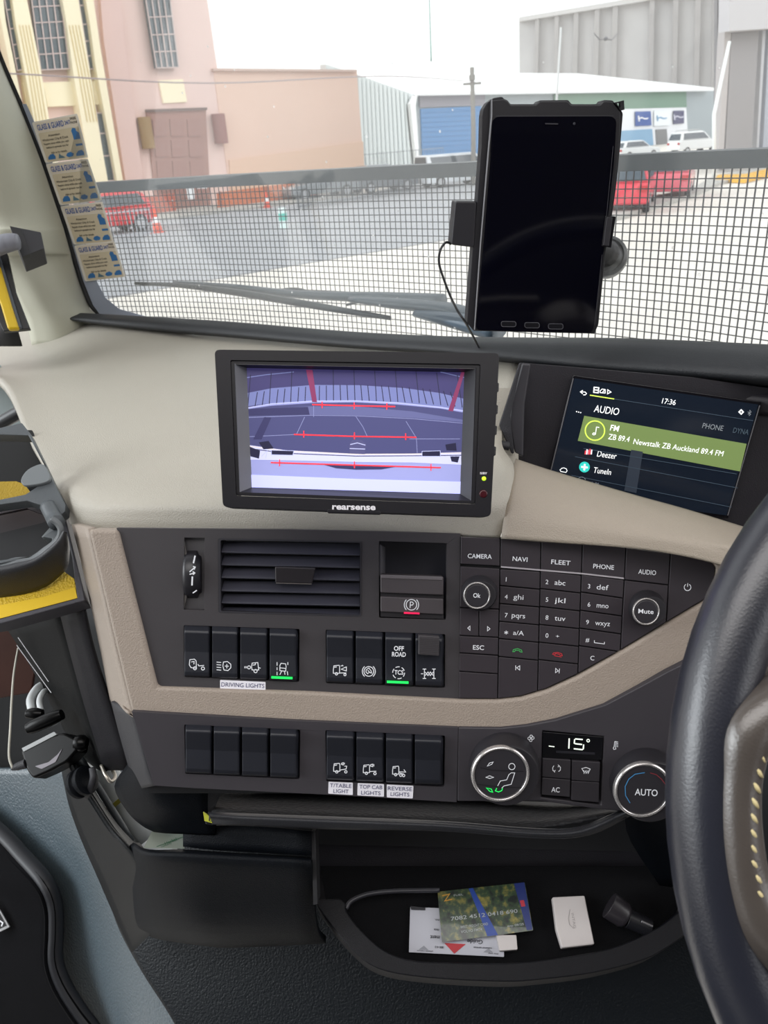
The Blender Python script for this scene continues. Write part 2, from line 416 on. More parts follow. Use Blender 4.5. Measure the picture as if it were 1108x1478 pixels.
# --- tall concrete building behind the warehouse
fc = wallpl((750, 212), (1050, 192))
ct = thing('concrete_tower_building', gnd(900, 202), 'tall weathered grey concrete building with vertical ribs behind the warehouse', 'building')
conc = M_('weathered_concrete', '#b0adad', .9, var=.16, vscale=.12)
slab('wall', [(749, 28), (915, 0), (1300, -70), (1290, 185), (750, 212)], fc, 0, 20, conc, ct)
for k, x in enumerate((772, 800, 828, 858, 884, 938, 972, 1004, 1030)):
    slab('rib', [(x, -60 if x > 900 else 28-(x-750)*.17), (x+6+k*.4, -60 if x > 900 else 27-(x-750)*.17), (x+2, 206), (x-4, 207)], fc, 1.2, 1.2, M_('rib_concrete', '#9d9998', .9, var=.15, vscale=.2), ct)
slab('parapet', [(749, 25), (915, -3), (1300, -74), (1300, -66), (915, 4), (749, 31)], fc, 1.5, 1.5, M_('parapet', '#bcb9b8', .9), ct)
# --- grey building at the right edge
fg = wallpl((1036, 250), (1140, 238))
gb = thing('grey_portal_building', gnd(1070, 246), 'grey building with overhanging canopy and columns at the right edge', 'building')
slab('wall', [(1036, -300), (1400, -400), (1400, 218), (1034, 250)], PL(fg.p(1070, 240, -2.2), fg.n), 0, .2, M_('grey_wall', '#908e90', .9, var=.08), gb)
slab('canopy', [(1056, -300), (1400, -400), (1400, 22), (1052, 45)], fg, .6, .6, M_('pale_canopy', '#c3c1c4', .8, var=.05), gb)
for x, w, c in ((1037, 10, '#b9b4b4'), (1047, 40, '#979496'), (1092, 5, '#b9babf'), (1101, 30, '#a8adb8')):
    slab('column', [(x+12, -20), (x+w+12, -22), (x+w-4, 238), (x-2, 246)], fg, -.3, .4, M_('col_'+c[1:], c, .85), gb)
kb = ground_slab('yellow_kerb', [(1032, 258), (1036, 252), (1075, 251), (1108, 243), (1160, 232), (1160, 240), (1108, 251), (1075, 259)], .15, M_('kerb_yellow', '#d9a52e', .7, var=.1), 'yellow painted kerb at the right behind the stone guard', kind=None, cat='kerb', th=.15)
ground_slab('kerb', [(870, 306), (880, 298), (1000, 270), (1035, 252), (1160, 232), (1160, 236), (1040, 262), (1000, 280), (890, 312)], .12, kerbm, th=.14)
# --- poles
polem = M_('pole_wood', '#8f8c86', .8, var=.1)
def pole(name, x, yt, yb, dpx, r, m, label, cat):
    b = gnd(x, yb); v = ray(x, yt); f = math.hypot(b.x, b.y)/math.hypot(v.x, v.y); t = EYE + v*f
    o = thing(name, b, label, cat)
    tube('pole', [b, (b+t)/2, Vector((b.x, b.y, t.z))], [r, r*.9, r*.75], m, o, sm=1, n=10)
    return o, Vector((b.x, b.y, t.z))
o, t = pole('utility_pole', 683, 97, 268, 0, .15, polem, 'grey timber utility pole standing in front of the blue shutter', 'pole'); UT = t
multi('crossarm', [box_data(t-Vector((0, 0, .8)), 1.0, .12, .12), box_data(t-Vector((0, 0, .5)), .3, .3, .25)], polem, o)
pole('flag_pole', 803, 40, 246, 0, .09, M_('white_pole', '#e9ecec', .5), 'thin white pole rising above the tablet', 'pole')
pole('street_light_pole', 1030, 62, 262, 0, .09, MATS['white_pole'], 'thin white pole in front of the grey column at right', 'pole')
wr = tube('upright_rod', [at(622, 88, 1.9), at(621, 50, 1.9), at(617, -70, 1.9)], [.0018, .0013, .0008], M_('aerial', '#5d8a80', .4))  # thin tapering upright line against the sky
# cables
for y0, y1, z in ((96, 118, 0),):
    w_ = tube('overhead_cable', [at(-200, y0+6, 18), at(10, y0+10, 19), at(300, y1+2, 21), at(560, y1-8, 26), UT-Vector((0, 0, .7))], .018, M_('cable_grey', '#9c8d8d', .8))
    props(w_, 'thin overhead cable crossing in front of the pink building', 'cable')
# --- bird
bp = at(874, 56, 18); bx = RM @ Vector((1, 0, 0)); by = Vector((0, 0, 1)); bz = bx.cross(by)
bird = thing('gull', bp, 'small gull flying with raised wings against the concrete building', 'bird')
tube('body', [bp-bz*.12, bp, bp+bz*.14], [.02, .045, .015], M_('gull_body', '#55555a', .7), bird)
for s, lab in ((-1, 0), (1, 0)):
    w = [bp, bp+bx*.14*s-by*.02, bp+bx*.28*s+by*.12]
    vs = []
    for i, q in enumerate(w): vs += [q+bz*(.06-.02*i), q-bz*(.06-.02*i)]
    obj('wing', vs, [(0, 1, 3, 2), (2, 3, 5, 4)], MATS['gull_body'], bird, solid=.01)
# --- cars
glassd = M_('car_glass', '#3f4a54', .1)
tyre = M_('tyre_rubber', '#26262a', .8)
hubm = M_('alloy_wheel', '#b8babd', .35, metal=.6)
lampr = M_('tail_lamp', '#b0262a', .3); lampw = M_('head_lamp', '#dfe6ea', .2)
def car(name, x, y, yaw, L, Hh, col, label, kind='hatch', group=None, zs=0):
    """side profile extruded with tumblehome; yaw = heading in degrees in the world"""
    b = gnd(x, y); a = math.radians(yaw); ux = Vector((math.cos(a), math.sin(a), 0)); uy = Vector((-ux.y, ux.x, 0)); uz = Vector((0, 0, 1))
    t = thing(name, b, label, 'car', group); W2 = .88
    pm = M_('car_paint_'+col[1:], col, .25, coat=.6)
    P = lambda l, w, h: b+ux*(l*L)+uy*w+uz*(h*Hh)
    if kind == 'hatch': low = [(-.5, .2), (-.5, .5), (-.47, .62), (.2, .62), (.42, .54), (.5, .42), (.5, .2)]; top = [(-.47, .62), (-.4, .93), (-.3, 1), (.0, 1), (.08, .95), (.24, .62)]
    elif kind == 'suv': low = [(-.5, .22), (-.5, .56), (-.49, .62), (.22, .62), (.45, .57), (.5, .45), (.5, .22)]; top = [(-.49, .62), (-.45, .95), (-.38, 1), (.04, 1), (.1, .95), (.24, .62)]
    else: low = [(-.5, .15), (-.5, .6), (-.49, .62), (.3, .62), (.47, .5), (.5, .4), (.5, .15)]; top = [(-.49, .62), (-.49, .97), (-.46, 1), (.2, 1), (.26, .96), (.38, .62)]
    def extr(prof, w0, w1, h0, h1):
        n = len(prof); f = lambda h: w0+(w1-w0)*(h-h0)/max(.01, h1-h0)
        vs = [P(l, -f(h), h) for l, h in prof]+[P(l, f(h), h) for l, h in prof]
        return vs, [tuple(range(n)), tuple(range(2*n-1, n-1, -1))]+[(i-1, i, i+n, i-1+n) for i in range(1, n)]+[(n-1, 0, n, 2*n-1)]
    vs, fs = extr(low, W2, W2, 0, 1); obj('body', vs, fs, pm, t, bevel=.07, seg=3)
    vs, fs = extr(top, W2*.98, W2*.78, .62, 1); obj('cabin', vs, fs, pm, t, bevel=.05, seg=2)
    # glazing: sides, front and rear
    th = lambda h: W2*.98+(W2*.78-W2*.98)*(h-.62)/.38+.012
    tl = [p for p in top]
    for s in (-1, 1):
        xs0 = top[1][0]+.04; xs1 = top[-2][0]
        q = [P(top[0][0]+.07, s*th(.66), .66), P(top[1][0]+.05, s*th(.93), .93), P(xs1-.03, s*th(.93), .93), P(top[-1][0]-.05, s*th(.66), .66)]
        obj('side_window', q, [(0, 1, 2, 3)], glassd, t, solid=.01)
    for e, nm in ((0, 'rear_window'), (-1, 'windscreen')):
        a0 = top[0] if e == 0 else top[-1]; a1 = top[1] if e == 0 else top[-2]; sg = -1 if e == 0 else 1
        f = lambda k: (a0[0]+(a1[0]-a0[0])*k+sg*.006, a0[1]+(a1[1]-a0[1])*k)
        l0, h0 = f(.12); l1, h1 = f(.92)
        obj(nm, [P(l0, -th(h0)+.1, h0), P(l1, -th(h1)+.1, h1), P(l1, th(h1)-.1, h1), P(l0, th(h0)-.1, h0)], [(0, 1, 2, 3)], glassd, t, solid=.01)
    for l in (-.31, .31):
        for s in (-1, 1):
            c = b+ux*(l*L)+uy*(s*(W2-.09))+uz*.32
            vs, fs = tube_data([c-uy*.1, c+uy*.1], .32, n=20, sm=0); w = obj('wheel', vs, fs, tyre, t, bevel=.03)
            vs, fs = tube_data([c+uy*(s*.09), c+uy*(s*.115)], .2, n=12, sm=0); obj('hub_cap', vs, fs, hubm, w)
    for s in (-1, 1):
        obj('tail_lamp', *box_data(P(-.5, s*.68, .5), .06, .28, .18, ux, uy, uz), lampr, t)
        obj('head_lamp', *box_data(P(.475, s*.62, .47), .1, .34, .14, ux, uy, uz), lampw, t)
    if kind == 'suv':
        multi('roof_rack', [box_data(P(-.18, s*.55, 1.05), .4*L, .04, .05, ux, uy, uz) for s in (-1, 1)]+[box_data(P(k, 0, 1.07), .05, 1.2, .04, ux, uy, uz) for k in (-.3, -.18, -.06)], M_('rack', '#b6b6b6', .5), t)
    return t
d0 = (gnd(310, 295)-gnd(0, 329)); yw = math.degrees(math.atan2(d0.y, d0.x))
car('red_hatchback', 150, 338, yw+180, 4.0, 1.5, '#d3202f', 'bright red hatchback parked at the far left behind the stickers and stone guard')
car('white_suv', 1000, 222, 20, 4.7, 1.9, '#e9ebec', 'white four-wheel drive with roof rack parked before the white office', 'suv')
car('white_sedan', 915, 229, 25, 4.5, 1.5, '#e4e8ea', 'white car just right of the tablet, in front of the office windows')
car('red_wagon', 900, 302, 68, 4.3, 1.5, '#cf2f42', 'red car behind the stone guard just right of the tablet')
car('pink_red_car', 962, 284, 66, 4.0, 1.5, '#cc5a68', 'paler pinkish red car, farther right and smaller, toward the yellow kerb')
car('silver_van', 655, 268, 25, 4.6, 1.8, '#dfe3e8', 'white van behind the stone guard left of the tablet', 'van')
car('grey_car', 552, 277, 28, 4.0, 1.5, '#6d737a', 'dark grey car behind the railings at the middle of the windscreen')
car('grey_hatchback', 462, 286, 208, 4.2, 1.4, '#8d9398', 'pale grey car behind the railings, left of the dark grey one')
# --- railing fences
def fence(name, a, b, h, n, label, col='#6d7277'):
    A, B = gnd(*a), gnd(*b); t = thing(name, A, label, 'fence'); m = M_('fence_'+col[1:], col, .6)
    u = (B-A); ul = u.length; un = u.normalized(); up = Vector((0, 0, 1)); s = un.cross(up)
    multi('rail', [box_data((A+B)/2+up*z, ul, .05, .05, un, s, up) for z in (.15, h-.08)], m, t)
    multi('baluster', [box_data(A+u*(i/n)+up*h/2, .03, .03, h, un, s, up) for i in range(n+1)], m, t)
fence('railing_fence', (430, 303), (600, 278), 1.4, 60, 'dark steel railing fence in the middle distance left of the tablet')
fence('pedestrian_barrier', (130, 352), (222, 341), 1.0, 16, 'pale metal crowd barrier beside the red hatchback', '#b9bcc2')
fence('palisade_fence', (524, 262), (640, 244), 2.0, 26, 'low fence at the foot of the corrugated warehouse side', '#7d848a')
# --- traffic cones and bollard
def cone(x, y, h, label, c1='#e2553a'):
    b = gnd(x, y); t = thing('traffic_cone', b, label, 'traffic cone')
    vs, fs = tube_data([b+Vector((0, 0, z*h)) for z in (.04, .3, .3, .55, .55, 1)], [h*.2, h*.155, h*.155, h*.105, h*.105, h*.03], n=16, sm=0)
    obj('cone_body', vs, fs, M_('cone_orange', c1, .6), t, smooth=True)
    vs, fs = tube_data([b+Vector((0, 0, z*h)) for z in (.38, .6)], [h*.142, h*.098], n=16, sm=0); obj('reflective_band', vs, fs, M_('cone_white', '#f4eeee', .5), t)
    obj('base', *box_data(b+Vector((0, 0, .02*h)), h*.5, h*.5, .04*h), M_('cone_orange', c1, .6), t)
cone(228, 336, .95, 'orange traffic cone with white band beside the red hatchback, nearest of the cones')
cone(386, 300, .8, 'orange traffic cone in front of the orange hoarding')
b = gnd(410, 330); t = thing('water_filled_bollard', b, 'small pale green and white marker post standing on the asphalt road', 'bollard')
obj('post', *box_data(b+Vector((0, 0, .35)), .25, .25, .7), M_('bollard_white', '#dff0ee', .6), t, bevel=.03)
obj('green_band', *box_data(b+Vector((0, 0, .4)), .27, .27, .25), M_('bollard_green', '#5fc4b4', .6), t, bevel=.02)
b = gnd(212, 262, 1.4)
s_ = slab('notice_board', [(268, 265), (279, 264), (281, 287), (272, 288)], fa, 1.2, .05, M_('notice_white', '#eef3f8', .6)); props(s_, 'tall narrow white notice beside the brown doors seen through the guard', 'sign')
s_ = slab('notice_board', [(283, 264), (298, 263), (299, 272), (284, 272)], fa, 1.2, .05, MATS['notice_white']); props(s_, 'small wide white notice right of the tall narrow one', 'sign')
props(wr, 'thin upright radio aerial standing in the white sky above the guard', 'aerial')
# ================================================================== CAB SHELL, GUARD, WINDSCREEN
def interp(T, x):
    for (a, p), (b, q) in zip(T, T[1:]):
        if x <= b: return p+(q-p)*(x-a)/(b-a)
    return q
GD = [(-300, 1.72), (-100, 1.66), (100, 1.58), (250, 1.5), (400, 1.385), (555, 1.265), (700, 1.15), (850, 1.045), (1000, .948), (1108, .878), (1250, .80), (1450, .72)]
WD = [(-300, 1.46), (-100, 1.43), (100, 1.38), (300, 1.24), (500, 1.08), (700, .95), (890, .82), (1000, .76), (1108, .71), (1300, .62), (1500, .56)]
# stone guard: curved in plan, vertical, constant heights
plan = cr([Vector((at(x, 340, d).x, at(x, 340, d).y, 0)) for x, d in GD], 24)
acc = [0]
for a, b in zip(plan, plan[1:]): acc.append(acc[-1]+(b-a).length)
def plan_at(s):
    for i in range(1, len(acc)):
        if s <= acc[i]: k = (s-acc[i-1])/(acc[i]-acc[i-1]); return plan[i-1].lerp(plan[i], k)
    return plan[-1]
ZT = at(700, 232, 1.15).z; ZB = at(700, 252.5, 1.15).z; ZL = ZB-.36
up = Vector((0, 0, 1))
sg = thing('stone_guard', Vector((plan_at(acc[-1]/2).x, plan_at(acc[-1]/2).y, ZL)), 'black wire mesh stone guard with flat top bar outside the windscreen', 'stone guard')
guardm = M_('guard_black', '#3c4248', .5); wirem = M_('wire_black', '#3a3b40', .5)
nb = 80; vs, fs = [], []
for i in range(nb+1):
    p = plan_at(acc[-1]*i/nb); q = plan_at(min(acc[-1], acc[-1]*i/nb+.01)); r = plan_at(max(0, acc[-1]*i/nb-.01)); t_ = (q-r).normalized(); n_ = Vector((t_.y, -t_.x, 0))
    if n_.dot(EYE-p) < 0: n_ = -n_
    for o_, z in ((.004, ZB), (.004, ZT), (-.02, ZT+.001), (-.02, ZB)): vs.append(p+n_*o_+up*z)
for i in range(nb):
    for k in range(4): l = (k+1) % 4; fs.append((i*4+k, i*4+l, i*4+4+l, i*4+4+k))
obj('top_bar', vs, fs, guardm, sg)
# cut the mesh at the left where the driver cannot see past the pillar
CELL = .0105; wd_ = .0007
vs, fs = [], []
s = .0
while s < acc[-1]:
    p = plan_at(s)
    v, f = box_data(Vector((p.x, p.y, (ZB+ZL)/2)), wd_*2, wd_*2, ZB-ZL); n = len(vs); vs += v; fs += [tuple(i+n for i in q) for q in f]
    s += CELL
z = ZB-CELL
while z > ZL:
    n0 = len(vs)
    for i in range(nb+1):
        p = plan_at(acc[-1]*i/nb)
        for dx, dz in ((0, wd_), (0, -wd_)): vs.append(Vector((p.x, p.y, z+dz)))
    fs += [(n0+2*i, n0+2*i+1, n0+2*i+3, n0+2*i+2) for i in range(nb)]
    z -= CELL
wm = obj('wire_mesh', vs, fs, wirem, sg)
# windscreen glass
gm = bpy.data.materials.new('windscreen_glass'); gm.use_nodes = True; n = gm.node_tree.nodes; l = gm.node_tree.links; n.clear()
tr = n.new('ShaderNodeBsdfTransparent'); tr.inputs[0].default_value = (.97, .985, .98, 1)
gl = n.new('ShaderNodeBsdfGlossy'); gl.inputs['Roughness'].default_value = .02
mx = n.new('ShaderNodeMixShader'); fr = n.new('ShaderNodeFresnel'); fr.inputs[0].default_value = 1.3; out = n.new('ShaderNodeOutputMaterial')
l.new(fr.outputs[0], mx.inputs[0]); l.new(tr.outputs[0], mx.inputs[1]); l.new(gl.outputs[0], mx.inputs[2])
# dust film: a sparse diffuse speckle on the pane
df = n.new('ShaderNodeBsdfDiffuse'); df.inputs[0].default_value = (.9, .9, .9, 1)
tc = n.new('ShaderNodeTexCoord'); vo = n.new('ShaderNodeTexVoronoi'); vo.inputs['Scale'].default_value = 26; nz = n.new('ShaderNodeTexNoise'); nz.inputs['Scale'].default_value = 3
l.new(tc.outputs['Object'], vo.inputs['Vector']); l.new(tc.outputs['Object'], nz.inputs['Vector'])
mr = n.new('ShaderNodeMapRange'); mr.inputs[1].default_value = .03; mr.inputs[2].default_value = .05; mr.inputs[3].default_value = .6; mr.inputs[4].default_value = .07
l.new(vo.outputs['Distance'], mr.inputs[0])
m2 = n.new('ShaderNodeMixShader'); l.new(mr.outputs[0], m2.inputs[0]); l.new(mx.outputs[0], m2.inputs[1]); l.new(df.outputs[0], m2.inputs[2]); l.new(m2.outputs[0], out.inputs[0])
def wpt(x, y, o=0.):
    k = {520: 1.0, -60: .79}; f = 1.0-(520-y)/580*.24
    return at(x, y, interp(WD, x)*f-o)
rows = [[wpt(x, y) for x in range(20, 1460, 60)] for y in (540, 400, 250, 100, -60)]
# the pane follows the slanted left edge
EDGE = [(-100, -45), (-60, -25), (0, -4), (85, 0), (155, 30), (230, 60), (320, 91), (355, 101), (405, 116), (440, 131), (462, 160), (540, 190)]
EDX = [(-320, -140), (-120, -62), (0, -30), (85, 1), (155, 31), (230, 61), (320, 92), (355, 102), (405, 117), (440, 131), (462, 152), (560, 190)]
rows = []
for y in (545, 462, 440, 405, 355, 300, 230, 155, 85, 0, -100, -320):
    x0 = interp(EDX, y)-4; rows.append([wpt(x0+(1480-x0)*k/16, y) for k in range(17)])
vs, fs = grid_data(rows, 2)
w1 = obj('window_1', vs, fs, gm, smooth=True); props(w1, kind='structure'); md = w1.modifiers.new('s', 'SOLIDIFY'); md.thickness = .004
# rubber seal and dotted frit band
rub = tube('trim_1', [wpt(interp(EDX, y), y, .004) for y in (-320, -100, 0, 85, 155, 230, 320, 355, 405, 440, 455, 468)], .0040, M_('seal_rubber', '#1b1c1e', .6), n=10); props(rub, kind='structure')
fr_l = [(interp(EDX, y)+3, y) for y in (150, 230, 320, 355, 405, 440)]+[(150, 462), (175, 470), (260, 480)]
fr_r = [(interp(EDX, y)+9+ (y-150)*.05, y) for y in (150, 230, 320, 355, 405)]+[(152, 430), (172, 446), (215, 458), (260, 470)]
vs = [wpt(*p, .009) for p in fr_l]+[wpt(*p, .009) for p in fr_r]; k = len(fr_l)
frit = obj('trim_2', vs, [(i, i+1, k+i+1, k+i) for i in range(k-1)], M_('frit_band', '#a3abbd', .5), solid=.0005); props(frit, kind='structure')
# A pillar, cream
cream_p = M_('pillar_cream', '#b7b6a6', .62, grain=900, bump=.12, var=.02)
def pil(y, xs): return [at(x, y, d) for x, d in xs]
rows = []
for y, xl, notch in ((-320, -300, 0), (-60, -160, 0), (0, -130, 0), (85, -90, 0), (155, -70, 0), (230, -50, 0), (300, -45, 0), (326, -40, 3), (332, -38, 6), (352, -36, 6), (366, -34, 5), (372, -32, 0), (405, 8, 0), (440, 28, 0), (462, 38, 0), (500, 46, 0)):
    xr = interp(EDX, y)-1; w = interp(WD, 100)*(1.0-(520-y)/580*.24)
    x1 = xl+(xr-xl)*.35; x2 = xl+(xr-xl)*.7
    e = notch*.002
    rows.append(pil(y, [(xl, w-.12), (x1, w-.13-e), (x2, w-.10-e), (xr-8, w-.04-e), (xr, w+.02)]))
pr = sheet('wall_left', rows, cream_p, px=False, sm=4, solid=.004); props(pr, kind='structure')
# the step of the pillar cover beside the handle, door edge with yellow strip
st = sheet('trim_3', [[(-10, 300, 1.02), (0, 372, 1.02), (8, 420, 1.03), (30, 500, 1.06)], [(-60, 300, 1.1), (-60, 372, 1.1), (-60, 420, 1.1), (-60, 500, 1.1)]], M_('door_edge_black', '#121316', .5), sm=3); props(st, kind='structure')
yp = cpl(20, 430, 1.0, (.25, .1, 1))
black = M_('satin_black', '#141518', .4)
st = slab('trim_4', [(-30, 352), (10, 365), (22, 420), (43, 474), (5, 478), (-30, 400)], yp, 0, .01, black, bevel=.001); props(st, kind='structure')
st = slab('trim_5', [(-20, 330), (0, 370), (18, 430), (31, 472), (24, 474), (8, 430), (-20, 372)], yp, .006, .01, M_('seal_grey', '#4c525a', .5), bevel=.001); props(st, kind='structure')
ys = slab('yellow_grab_bar', [(-20, 350), (0, 385), (16, 440), (27, 474), (11, 475), (0, 438), (-20, 395)], yp, .012, .012, M_('yellow_paint', '#c9a700', .45), bevel=.003)
props(ys, 'narrow yellow upright bar in the door gap at the far left edge', 'grab bar')
# grab handle on the pillar
gh = thing('grab_handle', at(32, 350, 1.0), 'grey tubular grab handle with black socket on the cream pillar', 'grab handle')
hp = cpl(38, 350, .985, (.35, .1, 1))
slab('socket', rpoly([(14, 326), (59, 335), (64, 358.5), (32, 371)], 2), hp, .0, .05, M_('socket_black', '#26262c', .5), gh, bevel=.002)
slab('socket_shadow_lip', rpoly([(14, 326), (31, 331), (44, 366), (32, 371)], 1), hp, .004, .01, M_('socket_side', '#17171b', .5), gh, bevel=.001)
tube('handle_tube', [at(26, 349, .955), at(14, 350, .955), at(-2, 355, .96), at(-30, 372, 1.0), at(-70, 420, 1.05)], [.0095, .011, .0115, .0115, .0115], M_('handle_grey', '#6f7078', .5), gh, n=16)
# door glass / outside light seen left of the dash
dg = slab('window_2', [(-60, 500), (-20, 500), (14, 545), (40, 640), (-60, 660)], cpl(0, 580, 1.15, (.5, 0, 1)), 0, .004, M_('door_glass_tint', '#b6c6cb', .3)); props(dg, kind='structure')
ds = tube('trim_6', [at(-40, 632, .98), at(0, 611, .96), at(34, 592, .95)], .0085, black, n=10); props(ds, kind='structure')
ds = tube('trim_7', [at(-40, 622, .985), at(0, 602, .965), at(34, 584, .955)], .0022, M_('bright_strip', '#9fa5aa', .3), n=8); props(ds, kind='structure')
# stickers on the glass
bl = M_('sticker_blue', '#3b78b5', .6); bl2 = M_('sticker_navy', '#3a5fa8', .6); ink = M_('sticker_ink', '#5d574e', .6)
Q = [[(45, 176), (112, 163), (128, 228), (65, 236)], [(65, 236), (127, 228), (148, 290), (86, 297)], [(86, 297), (148, 290), (165, 350), (106, 354)], [(106, 354), (165, 347), (182, 400), (122, 407)]]
names = ('topmost', 'second from the top', 'third from the top', 'lowest')
for k, q in enumerate(Q):
    cxs = sum(p[0] for p in q)/4; cys = sum(p[1] for p in q)/4
    o_ = wpt(cxs, cys, .012); a_ = wpt(cxs-30, cys, .012); b_ = wpt(cxs, cys-30, .012); nn = (a_-o_).cross(b_-o_)
    if nn.dot(EYE-o_) < 0: nn = -nn
    sp = PL(o_, nn); mq = QM(q, 100, 100)
    t = thing('service_sticker', sp.p(cxs, cys), 'beige glass repair sticker on the windscreen, %s of the four' % names[k], 'sticker', 'stickers stacked on the windscreen')
    R = lambda x0, y0, x1, y1: [mq.px(x0, y0), mq.px(x1, y0), mq.px(x1, y1), mq.px(x0, y1)]
    slab('backing', rpoly(R(1, 1, 99, 99), 3), sp, .0004, .0004, M_('sticker_clear', '#f0ebe2', .4), t)
    slab('card', rpoly(R(7, 27, 95, 97), 2), sp, .0007, .0003, M_('sticker_beige', '#dccfb4', .6), t)
    slab('header', R(7, 4, 95, 26), sp, .0007, .0003, M_('sticker_header', '#eadfce', .6), t)
    def tx(s, u, v, h, w, m, nm='lettering', al='c', bold=.02):
        x, y = mq.px(u, v); a = text_data(s, x, y, h, sp, .0011, w=w, align=al, q=mq, bold=bold); obj(nm, *a, m, t)
    tx('GLASS & GUARD', 38, 15, 12, 58, bl2); tx('24/7', 75, 15, 8, 12, bl2); tx('FREE', 88, 9, 5, 12, ink); tx('PHONE', 88, 17, 5, 14, ink)
    for j, (s, w) in enumerate((('Attention', 26), ('Windscreen Chip & Crack', 58), ('Repairs done while you wait', 56), ('before it spreads too far', 50), ('Ask us for details', 36))):
        tx(s, 40, 36+j*9+(4 if j == 4 else 0), 4.5, w, ink)
    slab('bottle_mark', [mq.px(u, v) for u, v in ((78, 34), (82, 28), (88, 30), (88, 36), (93, 40), (93, 54), (79, 54), (79, 42))], sp, .0011, .0002, bl, t)
    slab('dash_mark', R(80, 64, 94, 69), sp, .0011, .0002, bl, t)
    for u in (20, 42, 62, 84):
        if u in (20, 84): P_ = [(u-9, 92), (u-8, 86), (u-2, 80), (u+6, 79), (u+9, 85), (u+8, 92)]
        elif u == 42: P_ = [(u-7, 92), (u-3, 80), (u, 85), (u+5, 88), (u+8, 92)]
        else: P_ = [(u-9, 88), (u-5, 82), (u+3, 80), (u+9, 85), (u+6, 91), (u-4, 92)]
        slab('picture_mark', [mq.px(a, b) for a, b in P_], sp, .0011, .0002, bl if u != 42 else M_('sticker_teal', '#5f7f90', .6), t)
# wipers outside the glass
wpm = M_('wiper_black', '#2b3238', .45); wp2 = M_('wiper_grey', '#515b63', .4)
def wo(x, y, o): return wpt(x, y, -o)
wi = thing('windscreen_wiper', wo(640, 455, .03), 'long black wiper blade and arm lying across the lower windscreen', 'wiper')
tube('blade', [wo(195, 409, .02), wo(260, 412, .022), (wo(340, 422, .025)), wo(430, 437, .025), wo(500, 449, .022), wo(563, 459, .02)], [.0025, .004, .0055, .0055, .0045, .003], wpm, wi, n=8)
tube('arm', [wo(250, 407, .03), wo(330, 413, .045), wo(420, 424, .05), wo(500, 428, .05), wo(560, 430, .05), wo(640, 434, .045)], [.002, .004, .006, .007, .008, .009], wp2, wi, n=8)
tube('arm_spring_cover', [wo(395, 420, .055), wo(430, 421, .06), wo(470, 430, .05)], [.002, .006, .002], wpm, wi, n=8)
wi2 = thing('wiper_linkage_arm', wo(600, 450, .03), 'second wiper arm with rounded pivot cap below the tablet cable', 'wiper')
tube('arm', [wo(505, 432, .03), wo(570, 438, .03), wo(640, 445, .028), wo(690, 460, .025)], [.006, .012, .014, .016], M_('wiper_arm_slate', '#46525c', .4), wi2, n=10, flat=.6)
tube('pivot_cap', [wo(600, 452, .015), wo(660, 462, .015), wo(720, 478, .015)], [.008, .018, .02], M_('pivot_slate', '#4d5d6b', .4), wi2, n=12, flat=.6)
tube('return_hose', [wo(500, 440, .03), wo(530, 434, .03), wo(560, 438, .03), wo(600, 446, .03)], .0018, wpm, wi2, n=6)
sc = slab('scuttle_panel', [(270, 466), (400, 472), (560, 462), (640, 446), (720, 452), (760, 500), (280, 500)], cpl(560, 475, 1.22, (0, .6, 1)), 0, .01, M_('scuttle_grey', '#6a7681', .6)) if False else None
# ================================================================== DASHBOARD
creamd = M_('dash_cream', '#a8a398', .45, grain=1000, bump=.55, var=.02, spec=.5)
creamf = M_('frame_cream', '#978b80', .5, grain=900, bump=.6, var=.02, spec=.5)
fasm = M_('fascia_charcoal', '#3b383b', .5, grain=2500, bump=.15, var=.03)
fas2 = M_('fascia_charcoal_low', '#38353a', .5, grain=2500, bump=.15, var=.03)
padm = M_('dark_soft_plastic', '#25252a', .55, grain=1500, bump=.5, var=.04)
cowl = M_('cowl_black', '#202226', .55, grain=1200, bump=.5, var=.04)
holem = M_('recess_black', '#101014', .7)
dash = thing('dashboard', at(450, 1000, .66), 'truck dashboard with cream padded cover, cream surround and charcoal switch fascias', 'dashboard')
# padded top, from the windscreen edge down to the lip
TOP = [
 [(-90, 492, 1.42), (20, 476, 1.36), (100, 458, 1.30), (300, 478, 1.14), (500, 494, .99), (640, 503, .91), (757, 518, .84)],
 [(-70, 530, 1.24), (40, 512, 1.20), (150, 505, 1.13), (320, 520, 1.02), (500, 535, .91), (640, 545, .84), (748, 552, .78)],
 [(-2, 545, 1.03), (60, 560, .99), (180, 570, .94), (340, 580, .87), (500, 590, .79), (640, 595, .75), (728, 596, .72)],
 [(36, 622, .85), (92, 632, .825), (205, 635, .785), (350, 640, .74), (500, 645, .70), (640, 648, .68), (724, 640, .67)],
 [(66, 680, .75), (112, 684, .72), (215, 685, .69), (355, 690, .665), (500, 692, .645), (640, 692, .634), (741, 672, .632)],
 [(80, 702, .715), (119, 706, .682), (225, 708, .657), (360, 709, .636), (500, 710, .619), (640, 710, .610), (737, 706, .606)],
 [(90, 724, .70), (123, 727, .666), (228, 728, .640), (362, 729, .622), (500, 730, .609), (640, 731, .601), (731, 729, .598)],
 [(97, 742, .695), (126, 746, .664), (228, 748, .640), (362, 749, .622), (500, 751, .611), (640, 753, .603), (727, 752, .600)],
 [(101, 757, .692), (127, 764, .666), (228, 766, .643), (362, 768, .625), (500, 770, .615), (640, 773, .607), (722, 776, .604)]]
sheet('top_cover', TOP, creamd, dash, sm=6, solid=.01)
slab('cover_return', [(690, 560), (735, 560), (748, 640), (748, 770), (690, 770)], cpl(715, 680, .70, (0, 0, 1)), 0, .004, creamd, dash)
